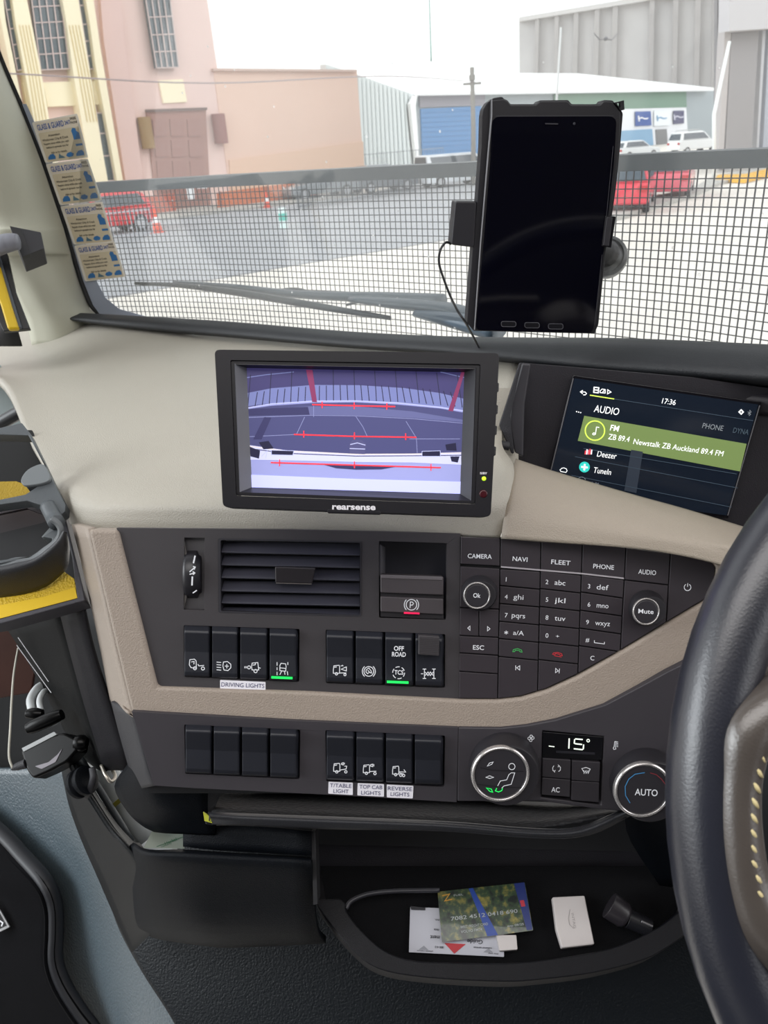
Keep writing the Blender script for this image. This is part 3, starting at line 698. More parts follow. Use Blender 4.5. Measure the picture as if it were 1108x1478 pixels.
# seam end wall of the cover beside the display housing
# cream cover right of the seam
RC = [
 [(744, 662, .66), (800, 680, .655), (905, 711, .645), (995, 736, .635), (1080, 762, .625), (1180, 790, .62), (1500, 860, .60)],
 [(741, 674, .635), (800, 693, .63), (902, 723, .62), (990, 748, .61), (1072, 775, .60), (1170, 806, .6), (1490, 880, .58)],
 [(735, 705, .61), (795, 722, .605), (900, 748, .597), (985, 768, .59), (1062, 790, .58), (1160, 820, .58), (1480, 900, .56)],
 [(728, 740, .60), (790, 750, .596), (900, 768, .589), (980, 780, .583), (1052, 800, .578), (1150, 835, .575), (1470, 920, .55)],
 [(723, 777, .598), (781, 781, .594), (900, 790, .588), (968, 799, .583), (1040, 815, .578), (1140, 850, .575), (1460, 940, .55)]]
sheet('side_cover', RC, M_('side_cream', '#9c9285', .47, grain=1000, bump=.55, var=.02), dash, sm=6, solid=.01)
FA = cpl(450, 880, .605, (.03, -.06, 1))
LF = cpl(450, 1090, .607, (.03, -.14, 1))
# cream surround: left upright, lower band
KEY = [(722, 776.6), (780.6, 779.6), (840.6, 784), (903.5, 790.7), (967.5, 799), (1021, 806), (1032, 818.5), (1030, 835), (1017, 865), (962, 898), (893.5, 939.5), (832, 974), (788, 994), (751, 1005), (718.5, 1009), (662, 1009)]
SUR = [(127, 764), (170, 765), (227, 991.5), (440, 998.5), (662, 1010)] + [(718, 1010.5), (752, 1007), (790, 996), (834, 976), (895, 941.5), (964, 900), (1019, 867), (1032, 836), (1034, 818), (1023, 805), (1040, 807), (1140, 842), (1180, 900)] + [(1060, 915), (1003, 951), (960, 972), (920, 995), (870, 1021), (800, 1041), (757, 1050), (720, 1053), (660, 1053.5), (420, 1043), (190, 1030)]
slab('surround_frame', SUR, FA, .004, .02, creamf, dash, bevel=.003, seg=3)
side = [[(103, 757, .665), (121, 830, .672), (145, 940, .68), (158, 1009, .682), (172, 1020, .66)], [(127, 763.5, .604), (143, 830, .604), (168, 940, .603), (190, 1028, .603), (193, 1034, .603)]]
sheet('surround_side', side, creamf, dash, sm=4, solid=.006)
# upper charcoal fascia with openings
H_wheel = [(266, 776), (295, 776.5), (294.5, 881), (265, 880)]
H_vent = rpoly([(314.5, 777), (521, 781.5), (521, 890), (315.5, 884)], 3)
H_park = rpoly([(546.5, 781), (645, 784), (643.5, 894.7), (547, 891.8)], 2)
H_s1 = rpoly([(265, 902.5), (432, 908), (431.5, 984.5), (266, 977)], 2)
H_s2 = rpoly([(470, 909), (642.5, 915.5), (642, 993), (470.5, 986)], 2)
slab('upper_fascia', [(168, 762), (420, 764), (664, 770), (663, 1011.5), (440, 1000.5), (226, 993)], FA, .001, .006, fasm, dash, holes=[H_wheel, H_vent, H_park, H_s1, H_s2], bevel=.0006, seg=2)
slab('fascia_backing', rect(175, 768, 660, 1004), FA, -.03, .004, holem, dash)
slab('lower_fascia_backing', rect(215, 1035, 900, 1145), LF_ if False else cpl(450, 1090, .64, (.03, -.14, 1)), 0, .004, holem, dash)
# lower charcoal fascia
H_s3 = rpoly([(266, 1046), (433, 1053.5), (432, 1125), (267.5, 1117)], 2)
H_s4 = rpoly([(469.5, 1054), (642, 1062), (641, 1136), (471, 1128)], 2)
slab('lower_fascia', [(190, 1027), (420, 1040), (661, 1050), (659, 1158), (470, 1147), (285, 1138), (222, 1134)], LF, .0, .02, fas2, dash, holes=[H_s3, H_s4], bevel=.0015, seg=3)
sheet('lower_fascia_side', [[(160, 1013, .66), (172, 1060, .664), (187, 1113, .668), (196, 1140, .67)], [(191, 1028, .606), (201, 1065, .606), (213, 1110, .606), (224, 1134, .608)]], padm, dash, sm=4, solid=.006)
CL = LF
DSPW = [(783, 1055), (871, 1063.5), (867, 1162), (781, 1151)]
slab('climate_fascia', [(661, 1050), (722, 1051), (760, 1047), (803, 1039), (872, 1018), (922, 992), (962, 970), (1005, 949), (1100, 900), (1180, 880), (1500, 930), (1500, 1200), (1100, 1170), (905, 1172), (860, 1168), (783, 1157), (659.5, 1157)], CL, .0, .02, fas2, dash, holes=[DSPW], bevel=.0012, seg=2)
# --- black windscreen base trim and cowl over the display
TR = [
 [(88, 450, 1.27), (200, 456, 1.20), (330, 464, 1.10), (500, 478, .98), (640, 485, .90), (760, 487, .84), (900, 488, .775), (1108, 497, .68), (1250, 507, .63), (1600, 540, .58)],
 [(88, 457, 1.24), (200, 464, 1.17), (330, 473, 1.07), (500, 487, .95), (640, 494, .87), (760, 497, .81), (900, 502, .75), (1108, 515, .66), (1250, 525, .61), (1600, 560, .56)],
 [(96, 462, 1.24), (200, 474, 1.17), (330, 484, 1.065), (500, 499, .945), (640, 508, .865), (760, 520, .80), (900, 532, .735), (1108, 548, .65), (1250, 560, .60), (1600, 600, .55)],
 [(104, 462, 1.27), (200, 476, 1.20), (330, 487, 1.09), (500, 502, .97), (640, 512, .885), (760, 528, .83), (900, 541, .765), (1108, 560, .69), (1250, 575, .63), (1600, 615, .57)]]
tc_ = sheet('windscreen_base_trim', TR, cowl, None, sm=4, solid=.004)
props(tc_, 'long dark grey trim strip along the foot of the windscreen', 'trim strip')
# --- display housing
HP = cpl(900, 640, .70, (-.12, -.28, 1))
hs = thing('display_housing', HP.p(900, 640), 'black recessed housing around the infotainment screen, under the windscreen trim', 'display housing')
sheet('housing_shroud', [
 [(752, 520, .82), (850, 528, .78), (960, 537, .75), (1108, 549, .70), (1250, 565, .66), (1600, 610, .60)],
 [(756, 545, .76), (850, 545, .74), (960, 556, .71), (1108, 572, .675), (1250, 590, .64), (1600, 640, .59)],
 [(745, 600, .73), (800, 600, .715), (960, 600, .705), (1108, 600, .68), (1250, 610, .64), (1600, 680, .59)]], M_('housing_black', '#222026', .5, grain=900, bump=.2), hs, sm=4, solid=.003)
slab('housing_face', [(752, 524), (850, 532), (1000, 545), (1250, 580), (1560, 640), (1540, 900), (1250, 830), (1100, 790), (990, 750), (870, 712), (742, 672), (722, 650), (719, 612)], PL(HP.o, HP.n), -.004, .004, M_('housing_face', '#211f25', .5, grain=900, bump=.2), hs)
slab('housing_edge_strip', [(749, 524), (753, 524), (736, 600), (742, 655), (738, 655), (720, 614)], HP, .02, .004, padm, hs, bevel=.001)
slab('housing_corner_panel', [(753, 524), (766, 525), (757, 585), (755, 660), (742, 655), (735, 615), (737, 585)], HP, .014, .006, M_('corner_panel', '#37363b', .5), hs, bevel=.002)
tube('housing_clip', [HP.p(715, 641, .03), HP.p(735, 644, .03)], .004, padm, hs, sm=0)
# --- infotainment screen
SC = PL(HP.p(900, 640, .003), HP.n)
SQ = QM([(829, 546), (1094, 584), (1048, 744), (789, 709)], 270, 166)
dsp = thing('infotainment_display', SC.p(935, 645), 'colour infotainment screen showing the audio menu with a green FM row', 'display')
def SR(u0, v0, u1, v1): return [SQ.px(u0, v0), SQ.px(u1, v0), SQ.px(u1, v1), SQ.px(u0, v1)]
slab('display_bezel', SR(-3, -4, 274, 170), SC, .002, .005, M_('bezel_gloss', '#121116', .15), dsp, bevel=.0005)
for L_ in ([(827, 546), (788, 708)], [(1096, 585), (1050, 744)]): strokes('bezel_highlight', [L_], 1.6, SC, .0023, M_('bezel_line', '#6f6f74', .3), dsp)
scr = slab('screen', SR(0, 0, 270, 166), SC, .003, .001, M_('screen_navy', '#141b26', .12, emis=.5), dsp)
bandc = M_('screen_green', '#6c7f4c', .3, emis=.75); wht = M_('screen_white', '#f2f4f4', .4, emis=.9); gry = M_('screen_grey', '#7f858a', .4, emis=.6); lne = M_('screen_line', '#3d4a56', .4, emis=.6)
zx = lambda x, y: (700+x/2.7157, 500+y/2.7157)
def zp(*pts): return [zx(*p) for p in pts]
slab('selected_row', zp((388, 272), (1024, 382), (998, 490), (363, 370)), SC, .0034, .0003, bandc, scr)
def st(nm, s, x, y, h, w, m=wht, al='l', b=0.):
    X, Y = zx(x, y); d = text_data(s, X, Y, h*.37, SC, .004, w=w*.37*SCW, align=al, q=SQ, bold=b); return obj(nm, *d, m, scr)
SCW = 270/math.hypot(265, 38)
st('title_lettering', 'AUDIO', 428, 243, 27, 97); st('clock_lettering', '17:36', 694, 213, 20, 53)
st('station_lettering', 'FM', 491, 318, 22, 33, b=.008); st('station_lettering', 'ZB 89.4', 483, 353, 21, 84); st('station_lettering', 'Newstalk ZB Auckland 89.4 FM', 582, 372, 21, 358)
st('menu_lettering', 'Deezer', 440, 420, 23, 76); st('menu_lettering', 'TuneIn', 425, 484, 22, 70)
st('tab_lettering', 'PHONE', 852, 310, 20, 82, gry); st('tab_lettering', 'DYNA', 972, 328, 20, 62, M_('screen_dim', '#43505a', .4, emis=.6))
def sl(nm, lines, w, m=wht): return strokes(nm, [zp(*l) for l in lines], w*.37, SC, .0041, m, scr)
sl('header_line', [[(410, 191), (505, 206)]], 4, M_('screen_lime', '#c8dc5a', .4, emis=.9)); sl('divider_line', [[(505, 206), (1050, 291)], [(352, 432), (990, 555)], [(338, 505), (965, 630)], [(385, 400), (985, 500)]], 2, lne)
sl('back_arrow', [[(383, 172), (373, 178), (382, 186)], [(373, 178), (392, 179), (397, 185), (392, 190), (384, 190)]], 3)
sl('truck_symbol', [[(427, 160), (445, 162), (443, 182), (425, 180), (427, 160)], [(428, 170), (443, 172)]], 4); sl('car_symbol', [[(450, 175), (458, 167), (470, 169), (470, 183), (450, 181), (450, 175)], [(460, 180), (468, 170)]], 3); sl('play_symbol', [[(480, 170), (493, 179), (479, 186), (480, 170)]], 3)
sl('menu_dots', [[(356, 255), (360, 256)], [(364, 257), (368, 258)], [(372, 259), (376, 260)]], 4)
sl('cloud_symbol', [[(296, 490), (293, 484), (300, 478), (308, 476), (318, 480), (321, 488), (316, 494), (296, 490)]], 2.6)
sl('location_symbol', [[(1003-8, 257), (1003, 249), (1011, 257), (1003, 265), (995, 257)]], 5); sl('bluetooth_symbol', [[(1029, 256), (1040, 266), (1034, 272), (1037, 250), (1042, 257), (1029, 266)]], 2, gry)
q = ring_line(430, 330, 38, 28); sl('station_ring', [q], 5, MATS['screen_lime']); sl('note_symbol', [[(432, 345), (436, 316), (447, 318)], ring_line(426, 343, 5, 8, 4)], 3)
for k in range(5):
    slab('deezer_mark', zp(*[(391+k*6, 408-(k % 2)*4-k), (396+k*6, 409-(k % 2)*4-k), (394+k*6, 424), (389+k*6, 423)]), SC, .0041, .0001, M_('mark_%d' % (k % 3), ('#d8414a', '#e8e8ee', '#e0707a')[k % 3], .4, emis=.8), scr)
slab('tunein_disc', zp(*circ(389, 473, 21, 24)), SC, .004, .0002, M_('tunein_teal', '#33c4b8', .4, emis=.8), scr)
sl('tunein_cross', [[(376, 472), (402, 475)], [(390, 461), (388, 486)]], 7)
sl('menu_symbol', [circ(378, 528, 16, 12, a0=190, a1=340), [(413, 541), (420, 532), (424, 543)], [(430, 545), (434, 534), (438, 540), (443, 536), (444, 548)]], 2, gry)
slab('reflection_strip', zp((572, 405), (618, 413), (592, 575), (545, 565)), SC, .0036, .0002, M_('reflect_grey', '#2f3641', .3, emis=.5), scr)
# ------------------------------------------------------------------ rocker switches
swm = M_('switch_black', '#1c1e26', .42, grain=2500, bump=.1, var=.03); legm = M_('legend_white', '#d9dbe0', .5, emis=.15)
ledg = M_('led_green', '#22d257', .3, emis=1.0); ledr = M_('led_red', '#e0204e', .3, emis=1.0); dim = M_('legend_dim', '#55565c', .5)
TRK = [[(-1, -.8), (-.1, -.9), (0, -.7), (0, .5), (-1.1, .5), (-1.1, -.1), (-1, -.8)], [(-.95, -.55), (-.5, -.6)]]+[ring_line(-.55, .6, .22, 8)]
ICON = {
 'trailer': [[(-1.2, -.9), (-.4, -1), (-.1, -.7), (-.05, .6), (-1, .5), (-1.3, 0), (-1.2, -.9)], [(-.95, -.5), (-.45, -.6), (-.5, -.1)], ring_line(-.3, .6, .28, 8), [(.2, -.1), (.4, .2), (1.3, .1)], ring_line(1.1, .65, .28, 8)],
 'beam': [[(-1.4, y), (-.6, y+.08)] for y in (-.7, -.25, .2, .65)]+[[(-.2, -.7), (.5, -.8), (1.1, -.3), (1.1, .3), (.6, .8), (-.1, .7), (-.3, 0), (-.2, -.7)], [(.4, -.35), (.4, .4)], [(.05, 0), (.75, .03)]],
 'beacon': [[(-1.5, -.15), (-1.5, .2)], [(-1.25, -.15), (-1.25, .2)], ring_line(-.75, .05, .28, 8)]+[[(-.2, -.7), (.8, -.8), (.95, .5), (-.2, .5), (-.3, 0), (-.2, -.7)], [(-.1, -.35), (.35, -.4), (.4, -.8)], ring_line(.4, .7, .3, 8), [(.95, .1), (1.3, .2)]],
 'lane': [[(-1, -1.1), (-1, -.5)], [(-1, -.2), (-1, .3)], [(-1, .6), (-1, 1.2)], [(.9, -1.1), (.9, -.6)], [(.8, .5), (.9, 1.2)], [(-.5, -.5), (-.3, -.9), (.5, -.8), (.6, -.3), (.5, .5), (-.5, .4), (-.5, -.5)], [(-.5, -.1), (.5, 0)], [(-.2, .5), (-.5, 1.1)], [(.3, .5), (.4, 1.1)]],
 'horn': TRK+[[(-.1, .45), (1.2, .45)], ring_line(.95, .75, .2, 8), [(.2, -.8), (.6, -.8), (.45, -.95)], [(.3, -.2), (.9, -.5), (1.2, -.6), (1.2, .1), (.9, 0), (.3, -.2)]],
 'brakewheel': [ring_line(0, 0, .85, 20), circ(0, 0, 1.15, 8, a0=130, a1=230), circ(0, 0, 1.15, 8, a0=-50, a1=50), [(-.45, -.3), (0, -.6), (.4, -.1), (.5, .3), (.1, .1), (-.2, .4), (-.5, .1), (-.45, -.3)], [(-.2, -.2), (.3, .3)]],
 'tcs': [circ(0, 0, 1.05, 4, a0=a, a1=a+40) for a in range(0, 360, 60)],
 'axle': [[(-1, -.8), (-.4, -.8)], [(-.7, -.8), (-.7, .8)], [(-1, .8), (-.4, .8)], [(.6, -.8), (1.2, -.8)], [(.9, -.8), (.9, .8)], [(.6, .8), (1.2, .8)], [(-1.3, 0), (-.9, 0)], [(-.6, -.3), (-.1, .3), (.3, -.3), (.8, .3)], [(-.6, .3), (-.1, -.3), (.3, .3), (.8, -.3)]],
 'tt1': TRK+[[(-.05, .3), (1.1, .1), (1.2, -.4), (.8, -.4)], [(.3, -.9), (.6, -1), (.6, -.6), (.3, -.7), (.3, -.9)], [(.8, -1), (.8, -.7)], ring_line(1.05, .6, .22, 8)],
 'tt2': TRK+[[(-.05, .3), (1.2, .25)], [(.2, -.9), (.55, -1), (.55, -.55), (.2, -.65), (.2, -.9)], [(.75, -1), (.75, -.6)], ring_line(.95, .65, .22, 8)],
 'tt3': TRK+[[(-.05, .1), (1.2, .15), (.9, -.3)], [(.1, .3), (.9, .5)], ring_line(.35, .7, .22, 8), ring_line(.85, .75, .22, 8)]}
def icon(nm, cx, cy, s, pl, off, m, parent, w=1.1, name='icon'):
    return strokes(name, [[(cx+x*s, cy+y*s) for x, y in L] for L in ICON[nm]], w, pl, off, m, parent)
def rocker(x0, x1, yt, yb, pl, sym, label, grp, led=None, extra=None, sl_=.035):
    """rocker: top edge chamfered, curved face that dips in the middle, right flank visible"""
    cx, cy = (x0+x1)/2, (yt+yb)/2; h = yb-yt; w = x1-x0
    t = thing('rocker_switch', pl.p(cx, cy), label, 'switch', grp)
    ys = [0, .09, .14, .5, .9, .97, 1]; os_ = [.0015, .0065, .0072, .0035, .0055, .0045, .0005]
    xs = [(0, -.006), (.02, 0), (.86, 0), (.91, -.0005), (.98, -.005)]
    vs = []
    for yy, o_ in zip(ys, os_):
        for xx, d in xs:
            X = x0+w*xx; vs.append(pl.p(X, yt+h*yy+(X-x0)*sl_, max(-.006, o_+d)))
    nx = len(xs); n = len(vs); vs += [v-pl.n*.012 for v in vs]
    fs = [(r*nx+c, r*nx+c+1, (r+1)*nx+c+1, (r+1)*nx+c) for r in range(len(ys)-1) for c in range(nx-1)]
    bd = [c for c in range(nx)]+[r*nx+nx-1 for r in range(1, len(ys))]+[(len(ys)-1)*nx+c for c in range(nx-2, -1, -1)]+[r*nx for r in range(len(ys)-2, 0, -1)]
    fs += [(bd[i-1], bd[i], bd[i]+n, bd[i-1]+n) for i in range(len(bd))]; fs.append(tuple(b+n for b in bd))
    obj('rocker', vs, fs, swm, t, bevel=.0006, seg=2, ang=20)
    o2 = .0062; cx2 = x0+w*.46
    if sym: icon(sym, cx2, yt+h*.755+w*.5*sl_, 8.2 if sym not in ('axle',) else 8.5, pl, o2, legm, t)
    if led: slab('indicator_light', [(x0+w*.07, yb-6.2), (x0+w*.79, yb-5), (x0+w*.79, yb-2), (x0+w*.07, yb-3.2)], pl, .0068, .001, ledg, t)
    if extra: extra(t, o2)
    return t
G1 = 'upper row of illuminated rocker switches'; G3 = 'blank rocker switches in the lower left bank'
X1 = [265.5, 305.5, 346, 388.5, 431]; Y1 = [(903, 977), (904, 979), (905.5, 980.5), (907, 982.5)]
for i, (sy, lb) in enumerate((('trailer', 'black rocker switch with tilted truck and trailer icon, leftmost under the fan wheel'), ('beam', 'black rocker switch with extra headlamp beam icon above the DRIVING LIGHTS label'), ('beacon', 'black rocker switch with truck front lamp icon above the label end'), ('lane', 'black rocker switch with lane icon and green light, left upper bank'))):
    rocker(X1[i], X1[i+1]-.3, Y1[i][0], Y1[i][1], FA, sy, lb, G1, led=(i == 3))
X2 = [470.7, 512.7, 555.2, 598.8, 641.5]; Y2 = [(909.5, 985.5), (911, 987), (912.5, 989), (914, 990.5)]
def ex_tcs(t, o):
    multi('lettering', [text_data('TCS', 575.5, 970.5, 6, FA, o, w=13, ang=2, bold=.02), text_data('OFF', 575.5, 936, 6.3, FA, .0066, w=14.5, ang=2, bold=.02), text_data('ROAD', 575.5, 944.5, 6.3, FA, .0062, w=20, ang=2, bold=.02)], legm, t)
def ex_lock(t, o):
    slab('lock_tab', [(604, 917), (634, 919), (633.5, 947), (603.5, 945)], FA, .0105, .006, M_('lock_tab_grey', '#3a373a', .5), t, bevel=.0007)
    multi('grip_rib', [slab_data([(605.5, 921+k*2.6), (632, 922.5+k*2.6), (632, 923.5+k*2.6), (605.5, 922+k*2.6)], FA, .0109, .0006) for k in range(9)], MATS['lock_tab_grey'], t)
for i, (sy, lb, ex) in enumerate((('horn', 'black rocker switch with truck and horn icon, below the vent right end', None), ('brakewheel', 'black rocker switch with round engine brake icon left of the OFF ROAD switch', None), ('tcs', 'black OFF ROAD TCS rocker switch with green light', ex_tcs), ('axle', 'rocker switch with axle lock icon and ribbed locking tab', ex_lock))):
    rocker(X2[i], X2[i+1]-.3, Y2[i][0], Y2[i][1], FA, sy, lb, G1, led=(i == 2), extra=ex)
X3 = [267.4, 307.9, 348.8, 389.4, 431.6]
for i in range(4):
    rocker(X3[i], X3[i+1]-.3, 1047+1.8*i, 1116+2*i, LF, None, 'blank black rocker cover in the lower left bank, %s from the left' % ('first', 'second', 'third', 'fourth')[i], G3)
X4 = [470.8, 513.6, 556.4, 597.9, 640.6]
for i, (sy, lb) in enumerate((('tt1', 'black rocker switch above the T/TABLE LIGHT label'), ('tt2', 'black rocker switch above the TOP CAB LIGHTS label'), ('tt3', 'black rocker switch above the REVERSE LIGHTS label'), (None, 'blank black rocker cover at the right end of the lower right bank'))):
    rocker(X4[i], X4[i+1]-.3, 1055.5+1.9*i, 1125.5+2.1*i, LF, sy, lb, 'rocker switches in the lower right bank')
# stick-on labels
lab = M_('label_white', '#eceaf2', .5); labink = M_('label_ink', '#3b3a66', .5)
def sticker(pts, pl, off, lines, label):
    c = (sum(p[0] for p in pts)/4, sum(p[1] for p in pts)/4)
    t = thing('adhesive_label', pl.p(*c), label, 'label', 'printed labels under the switches')
    slab('label_strip', rpoly(pts, 1.2), pl, off+.0006, .0006, lab, t)
    multi('lettering', [text_data(s, x, y, h, pl, off+.0009, w=w, ang=2.2) for s, x, y, h, w in lines], labink, t)
sticker([(317.5, 981.5), (383, 984.5), (383, 997), (317.5, 994)], FA, .001, [('DRIVING LIGHTS', 350.3, 989, 6, 62)], 'white printed label reading DRIVING LIGHTS')
sticker([(474, 1128.5), (509, 1130), (509, 1147.5), (473.5, 1145.5)], LF, 0, [('T/TABLE', 491.5, 1134, 5.4, 31), ('LIGHT', 492, 1142, 5.4, 22)], 'white printed label reading T/TABLE LIGHT')
sticker([(516, 1130.5), (554, 1132), (554, 1150), (515.5, 1148)], LF, 0, [('TOP CAB', 535, 1136, 5.4, 33), ('LIGHTS', 535, 1144.5, 5.4, 28)], 'white printed label reading TOP CAB LIGHTS')
sticker([(558, 1132.5), (596.5, 1134.5), (595.5, 1152.5), (558, 1151)], LF, 0, [('REVERSE', 577, 1138.5, 5.4, 35), ('LIGHTS', 577, 1146.5, 5.4, 27)], 'white printed label reading REVERSE LIGHTS')
# ------------------------------------------------------------------ air vent
vt = thing('air_vent', FA.p(418, 832), 'rectangular air vent with horizontal slats and a square centre tab', 'air vent')
slab('vent_frame', rpoly([(314.5, 777), (521, 781.5), (521, 890), (315.5, 884)], 3), FA, .0015, .025, M_('vent_frame', '#2c2b31', .5), vt, holes=[rpoly([(318, 779.5), (519.5, 783.5), (519.5, 888), (318.5, 882)], 3)])
slatm = M_('slat_black', '#3b3b45', .45)
for k, (y0, y1) in enumerate(((780, 798), (799.5, 816), (817.5, 834.5), (836.5, 853.5), (855, 871), (875, 884))):
    v = [FA.p(319, y1, -.001), FA.p(519, y1+4, -.001), FA.p(519, y0+4, -.018), FA.p(323, y0, -.018)]
    v = [FA.p(319, y1-1.2, -.0005), FA.p(519.3, y1+3, -.0005), FA.p(519.3, y0+4, -.009), FA.p(323, y0+1, -.009)]
    obj('slat', v, [(0, 1, 2, 3)], slatm, vt, solid=.0015, bevel=.0004)
tb_ = slab('adjuster_tab', [(396.5, 818), (455, 820), (450, 843), (397, 841)], FA, .004, .004, M_('tab_gloss', '#2b282b', .3), vt, bevel=.001)
strokes('chrome_edge', [[(398, 841.5), (449.5, 843)]], 1.1, FA, .0042, M_('tab_edge', '#a39c98', .25, metal=.7), tb_)
# fan wheel
fw = thing('vent_thumbwheel', FA.p(281, 828), 'small vertical thumbwheel with white airflow marks left of the vent', 'thumbwheel')
slab('recess', [(266, 776), (295, 776.5), (294.5, 881), (265, 880)], FA, -.004, .002, M_('wheel_recess', '#4a484b', .5), fw)
slab('recess_wall', [(265.5, 777), (269.5, 800), (269.5, 860), (265.2, 880)], FA, .0, .008, M_('wheel_wall', '#54514f', .45), fw, bevel=.0005)
u = (FA.p(282, 828)-FA.p(281, 828)).normalized(); vdn = FA.n.cross(u); s_ = FA.m(281, 828); cw = FA.p(282, 827, -.012)
vs, fs = [], []; prof = [(-12, .86), (-11, .96), (-7, 1), (5, 1), (7, .97), (8, .86), (12, .80), (12.5, .7)]
for (px_, r_) in prof:
    for i in range(48):
        a = 2*math.pi*i/48; vs.append(cw+u*(px_*s_)+(FA.n*math.cos(a)+vdn*math.sin(a))*(.0205*r_))
for k in range(len(prof)-1):
    for i in range(48): fs.append((k*48+i, k*48+(i+1) % 48, (k+1)*48+(i+1) % 48, (k+1)*48+i))
fs += [tuple(range(48)), tuple((len(prof)-1)*48+i for i in reversed(range(48)))]
obj('wheel', vs, fs, M_('wheel_black', '#232227', .35), fw, smooth=True)
strokes('airflow_mark', [[(281.5, 802), (279, 813)], [(277.5, 832), (277, 845)]], 2.2, FA, .0085, legm, fw)
strokes('airflow_mark', [[(273.5, 825.5), (281, 819)], [(273.5, 829), (280.5, 827)], [(278.5, 817.5), (281.5, 818.5), (280, 822)], [(278, 825), (281, 827), (278.5, 829.5)], [(278, 856), (284, 852)]], 1.6, FA, .0086, legm, fw)
# ------------------------------------------------------------------ parking brake
pk = thing('parking_brake_lever', FA.p(594, 870), 'charcoal parking brake paddle with P symbol and red light in a square recess', 'parking brake')
slab('recess', H_park, FA, -.022, .003, M_('park_recess', '#3d3d44', .5), pk)
obj('recess_floor', [FA.p(547, 830, -.021), FA.p(643, 833, -.021), FA.p(556, 783, -.001), FA.p(556, 783, -.022)][:0] or [FA.p(549, 786, -.001), FA.p(556, 790, -.021), FA.p(556, 832, -.021), FA.p(549, 832, -.001)], [(0, 1, 2, 3)], M_('recess_flank', '#55545a', .5), pk, solid=.001)
pdm = M_('paddle', '#4a4548', .42)
slab('paddle_upper', [(549, 830), (640, 833), (640, 859), (549, 855.5)], FA, .0035, .012, pdm, pk, bevel=.0008)
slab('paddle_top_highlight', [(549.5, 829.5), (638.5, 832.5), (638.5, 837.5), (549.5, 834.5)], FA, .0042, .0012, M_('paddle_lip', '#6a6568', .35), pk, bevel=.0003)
slab('paddle_groove', [(549, 855), (640, 858.5), (640, 865), (549, 861.5)], FA, .0005, .008, M_('groove_dark', '#1f1d21', .5), pk)
slab('paddle_lower', [(549, 861), (640, 864.5), (640, 887), (549, 883)], FA, .0035, .012, pdm, pk, bevel=.0008)
slab('paddle_foot', [(549, 882), (640, 886), (640, 893.5), (549, 890)], FA, .001, .012, M_('groove_dark', '#1f1d21', .5), pk)
strokes('parking_symbol', [ring_line(593.6, 872.9, 7.6, 24), circ(593.6, 872.9, 10.4, 8, a0=135, a1=225), circ(593.6, 872.9, 10.4, 8, a0=-45, a1=45), [(591.6, 877.5), (592, 868.8), (595, 869), (596.5, 871), (595, 873.4), (592, 873.2)]], 1.15, FA, .0038, legm, pk)
slab('indicator_light', [(582.8, 883.6), (605.2, 884.6), (605.2, 886.6), (582.8, 885.8)], FA, .0045, .001, ledr, pk)
# ------------------------------------------------------------------ media keypad
kz = lambda x, y: (640+x/2.7024, 750+y/2.7024)
keym = M_('key_charcoal', '#353035', .42, grain=2500, bump=.08, var=.03)
kp = thing('media_keypad', FA.p(800, 880), 'charcoal radio and phone keypad with two round knobs, shaped to a point at right', 'keypad')
slab('keypad_base', rpoly([(664, 775)]+KEY, 0), FA, -.001, .01, holem, kp)
def cutpoly(P, a, b, keep):
    """keep the part of polygon P left of the line a->b"""
    out = []; f = lambda p: (b[0]-a[0])*(p[1]-a[1])-(b[1]-a[1])*(p[0]-a[0])
    for i in range(len(P)):
        p, q = P[i-1], P[i]; fp, fq = f(p)*keep, f(q)*keep
        if fp >= 0: out.append(p) if False else None
        if fp*fq < 0: t = fp/(fp-fq); out.append((p[0]+(q[0]-p[0])*t, p[1]+(q[1]-p[1])*t))
        if fq >= 0: out.append(q)
    return out
OUTL = [(64, 68), (222, 73), (380, 81), (542, 93), (712, 111), (885, 134), (1028, 153), (1058, 187), (1053, 228), (1018, 308), (868, 398), (684, 510), (518, 602), (400, 657), (300, 687), (212, 697), (60, 697)]
C1 = ((222, 60), (211, 710)); C2 = ((381, 60), (366, 710)); C3 = ((543, 60), (524, 600)); C4 = ((713, 90), (689, 520)); C5 = ((886, 120), (867, 420)); C0 = ((66, 60), (59, 710)); C9 = ((1062, 60), (1062, 710))
cols = [C0, C1, C2, C3, C4, C5, C9]
def row(a, b): return (a, b)
def key(ci, top, bot, label_fn=None, g=2.2, nm='key', cj=None, m=None, subcut=None):
    P = list(OUTL)
    l, r = cols[ci], cols[(cj or ci)+1]
    P = cutpoly(P, (l[0][0]+g, l[0][1]), (l[1][0]+g, l[1][1]), -1)
    P = cutpoly(P, (r[0][0]-g, r[0][1]), (r[1][0]-g, r[1][1]), 1)
    if top: P = cutpoly(P, (top[0][0], top[0][1]+g), (top[1][0], top[1][1]+g), 1)
    if bot: P = cutpoly(P, (bot[0][0], bot[0][1]-g), (bot[1][0], bot[1][1]-g), -1)
    if subcut: P = cutpoly(P, *subcut)
    if len(P) < 3: return None
    k = slab(nm, [kz(*p) for p in P], FA, .0026, .003, m or keym, kp, bevel=.0004, seg=2)
    return k
def leg(k, s, x, y, h=17, w=None, m=legm, ang=4.5, al='c', bold=.0):
    X, Y = kz(x, y); d = text_data(s, X, Y, h*.37, FA, .0029, w=w*.37 if w else None, ang=ang, align=al, bold=bold); return obj('legend', *d, m, k)
RL = lambda y0, y1: ((50, y0-(200-50)*0), (1, 1))
def hl(xa, ya, xb, yb): return ((xa, ya), (xb, yb))
r0a = hl(60, 174, 222, 182); k = key(0, None, r0a); leg(k, 'CAMERA', 141, 143, 17, 94, ang=2, bold=.008)
r0b = hl(222, 184, 703, 230)
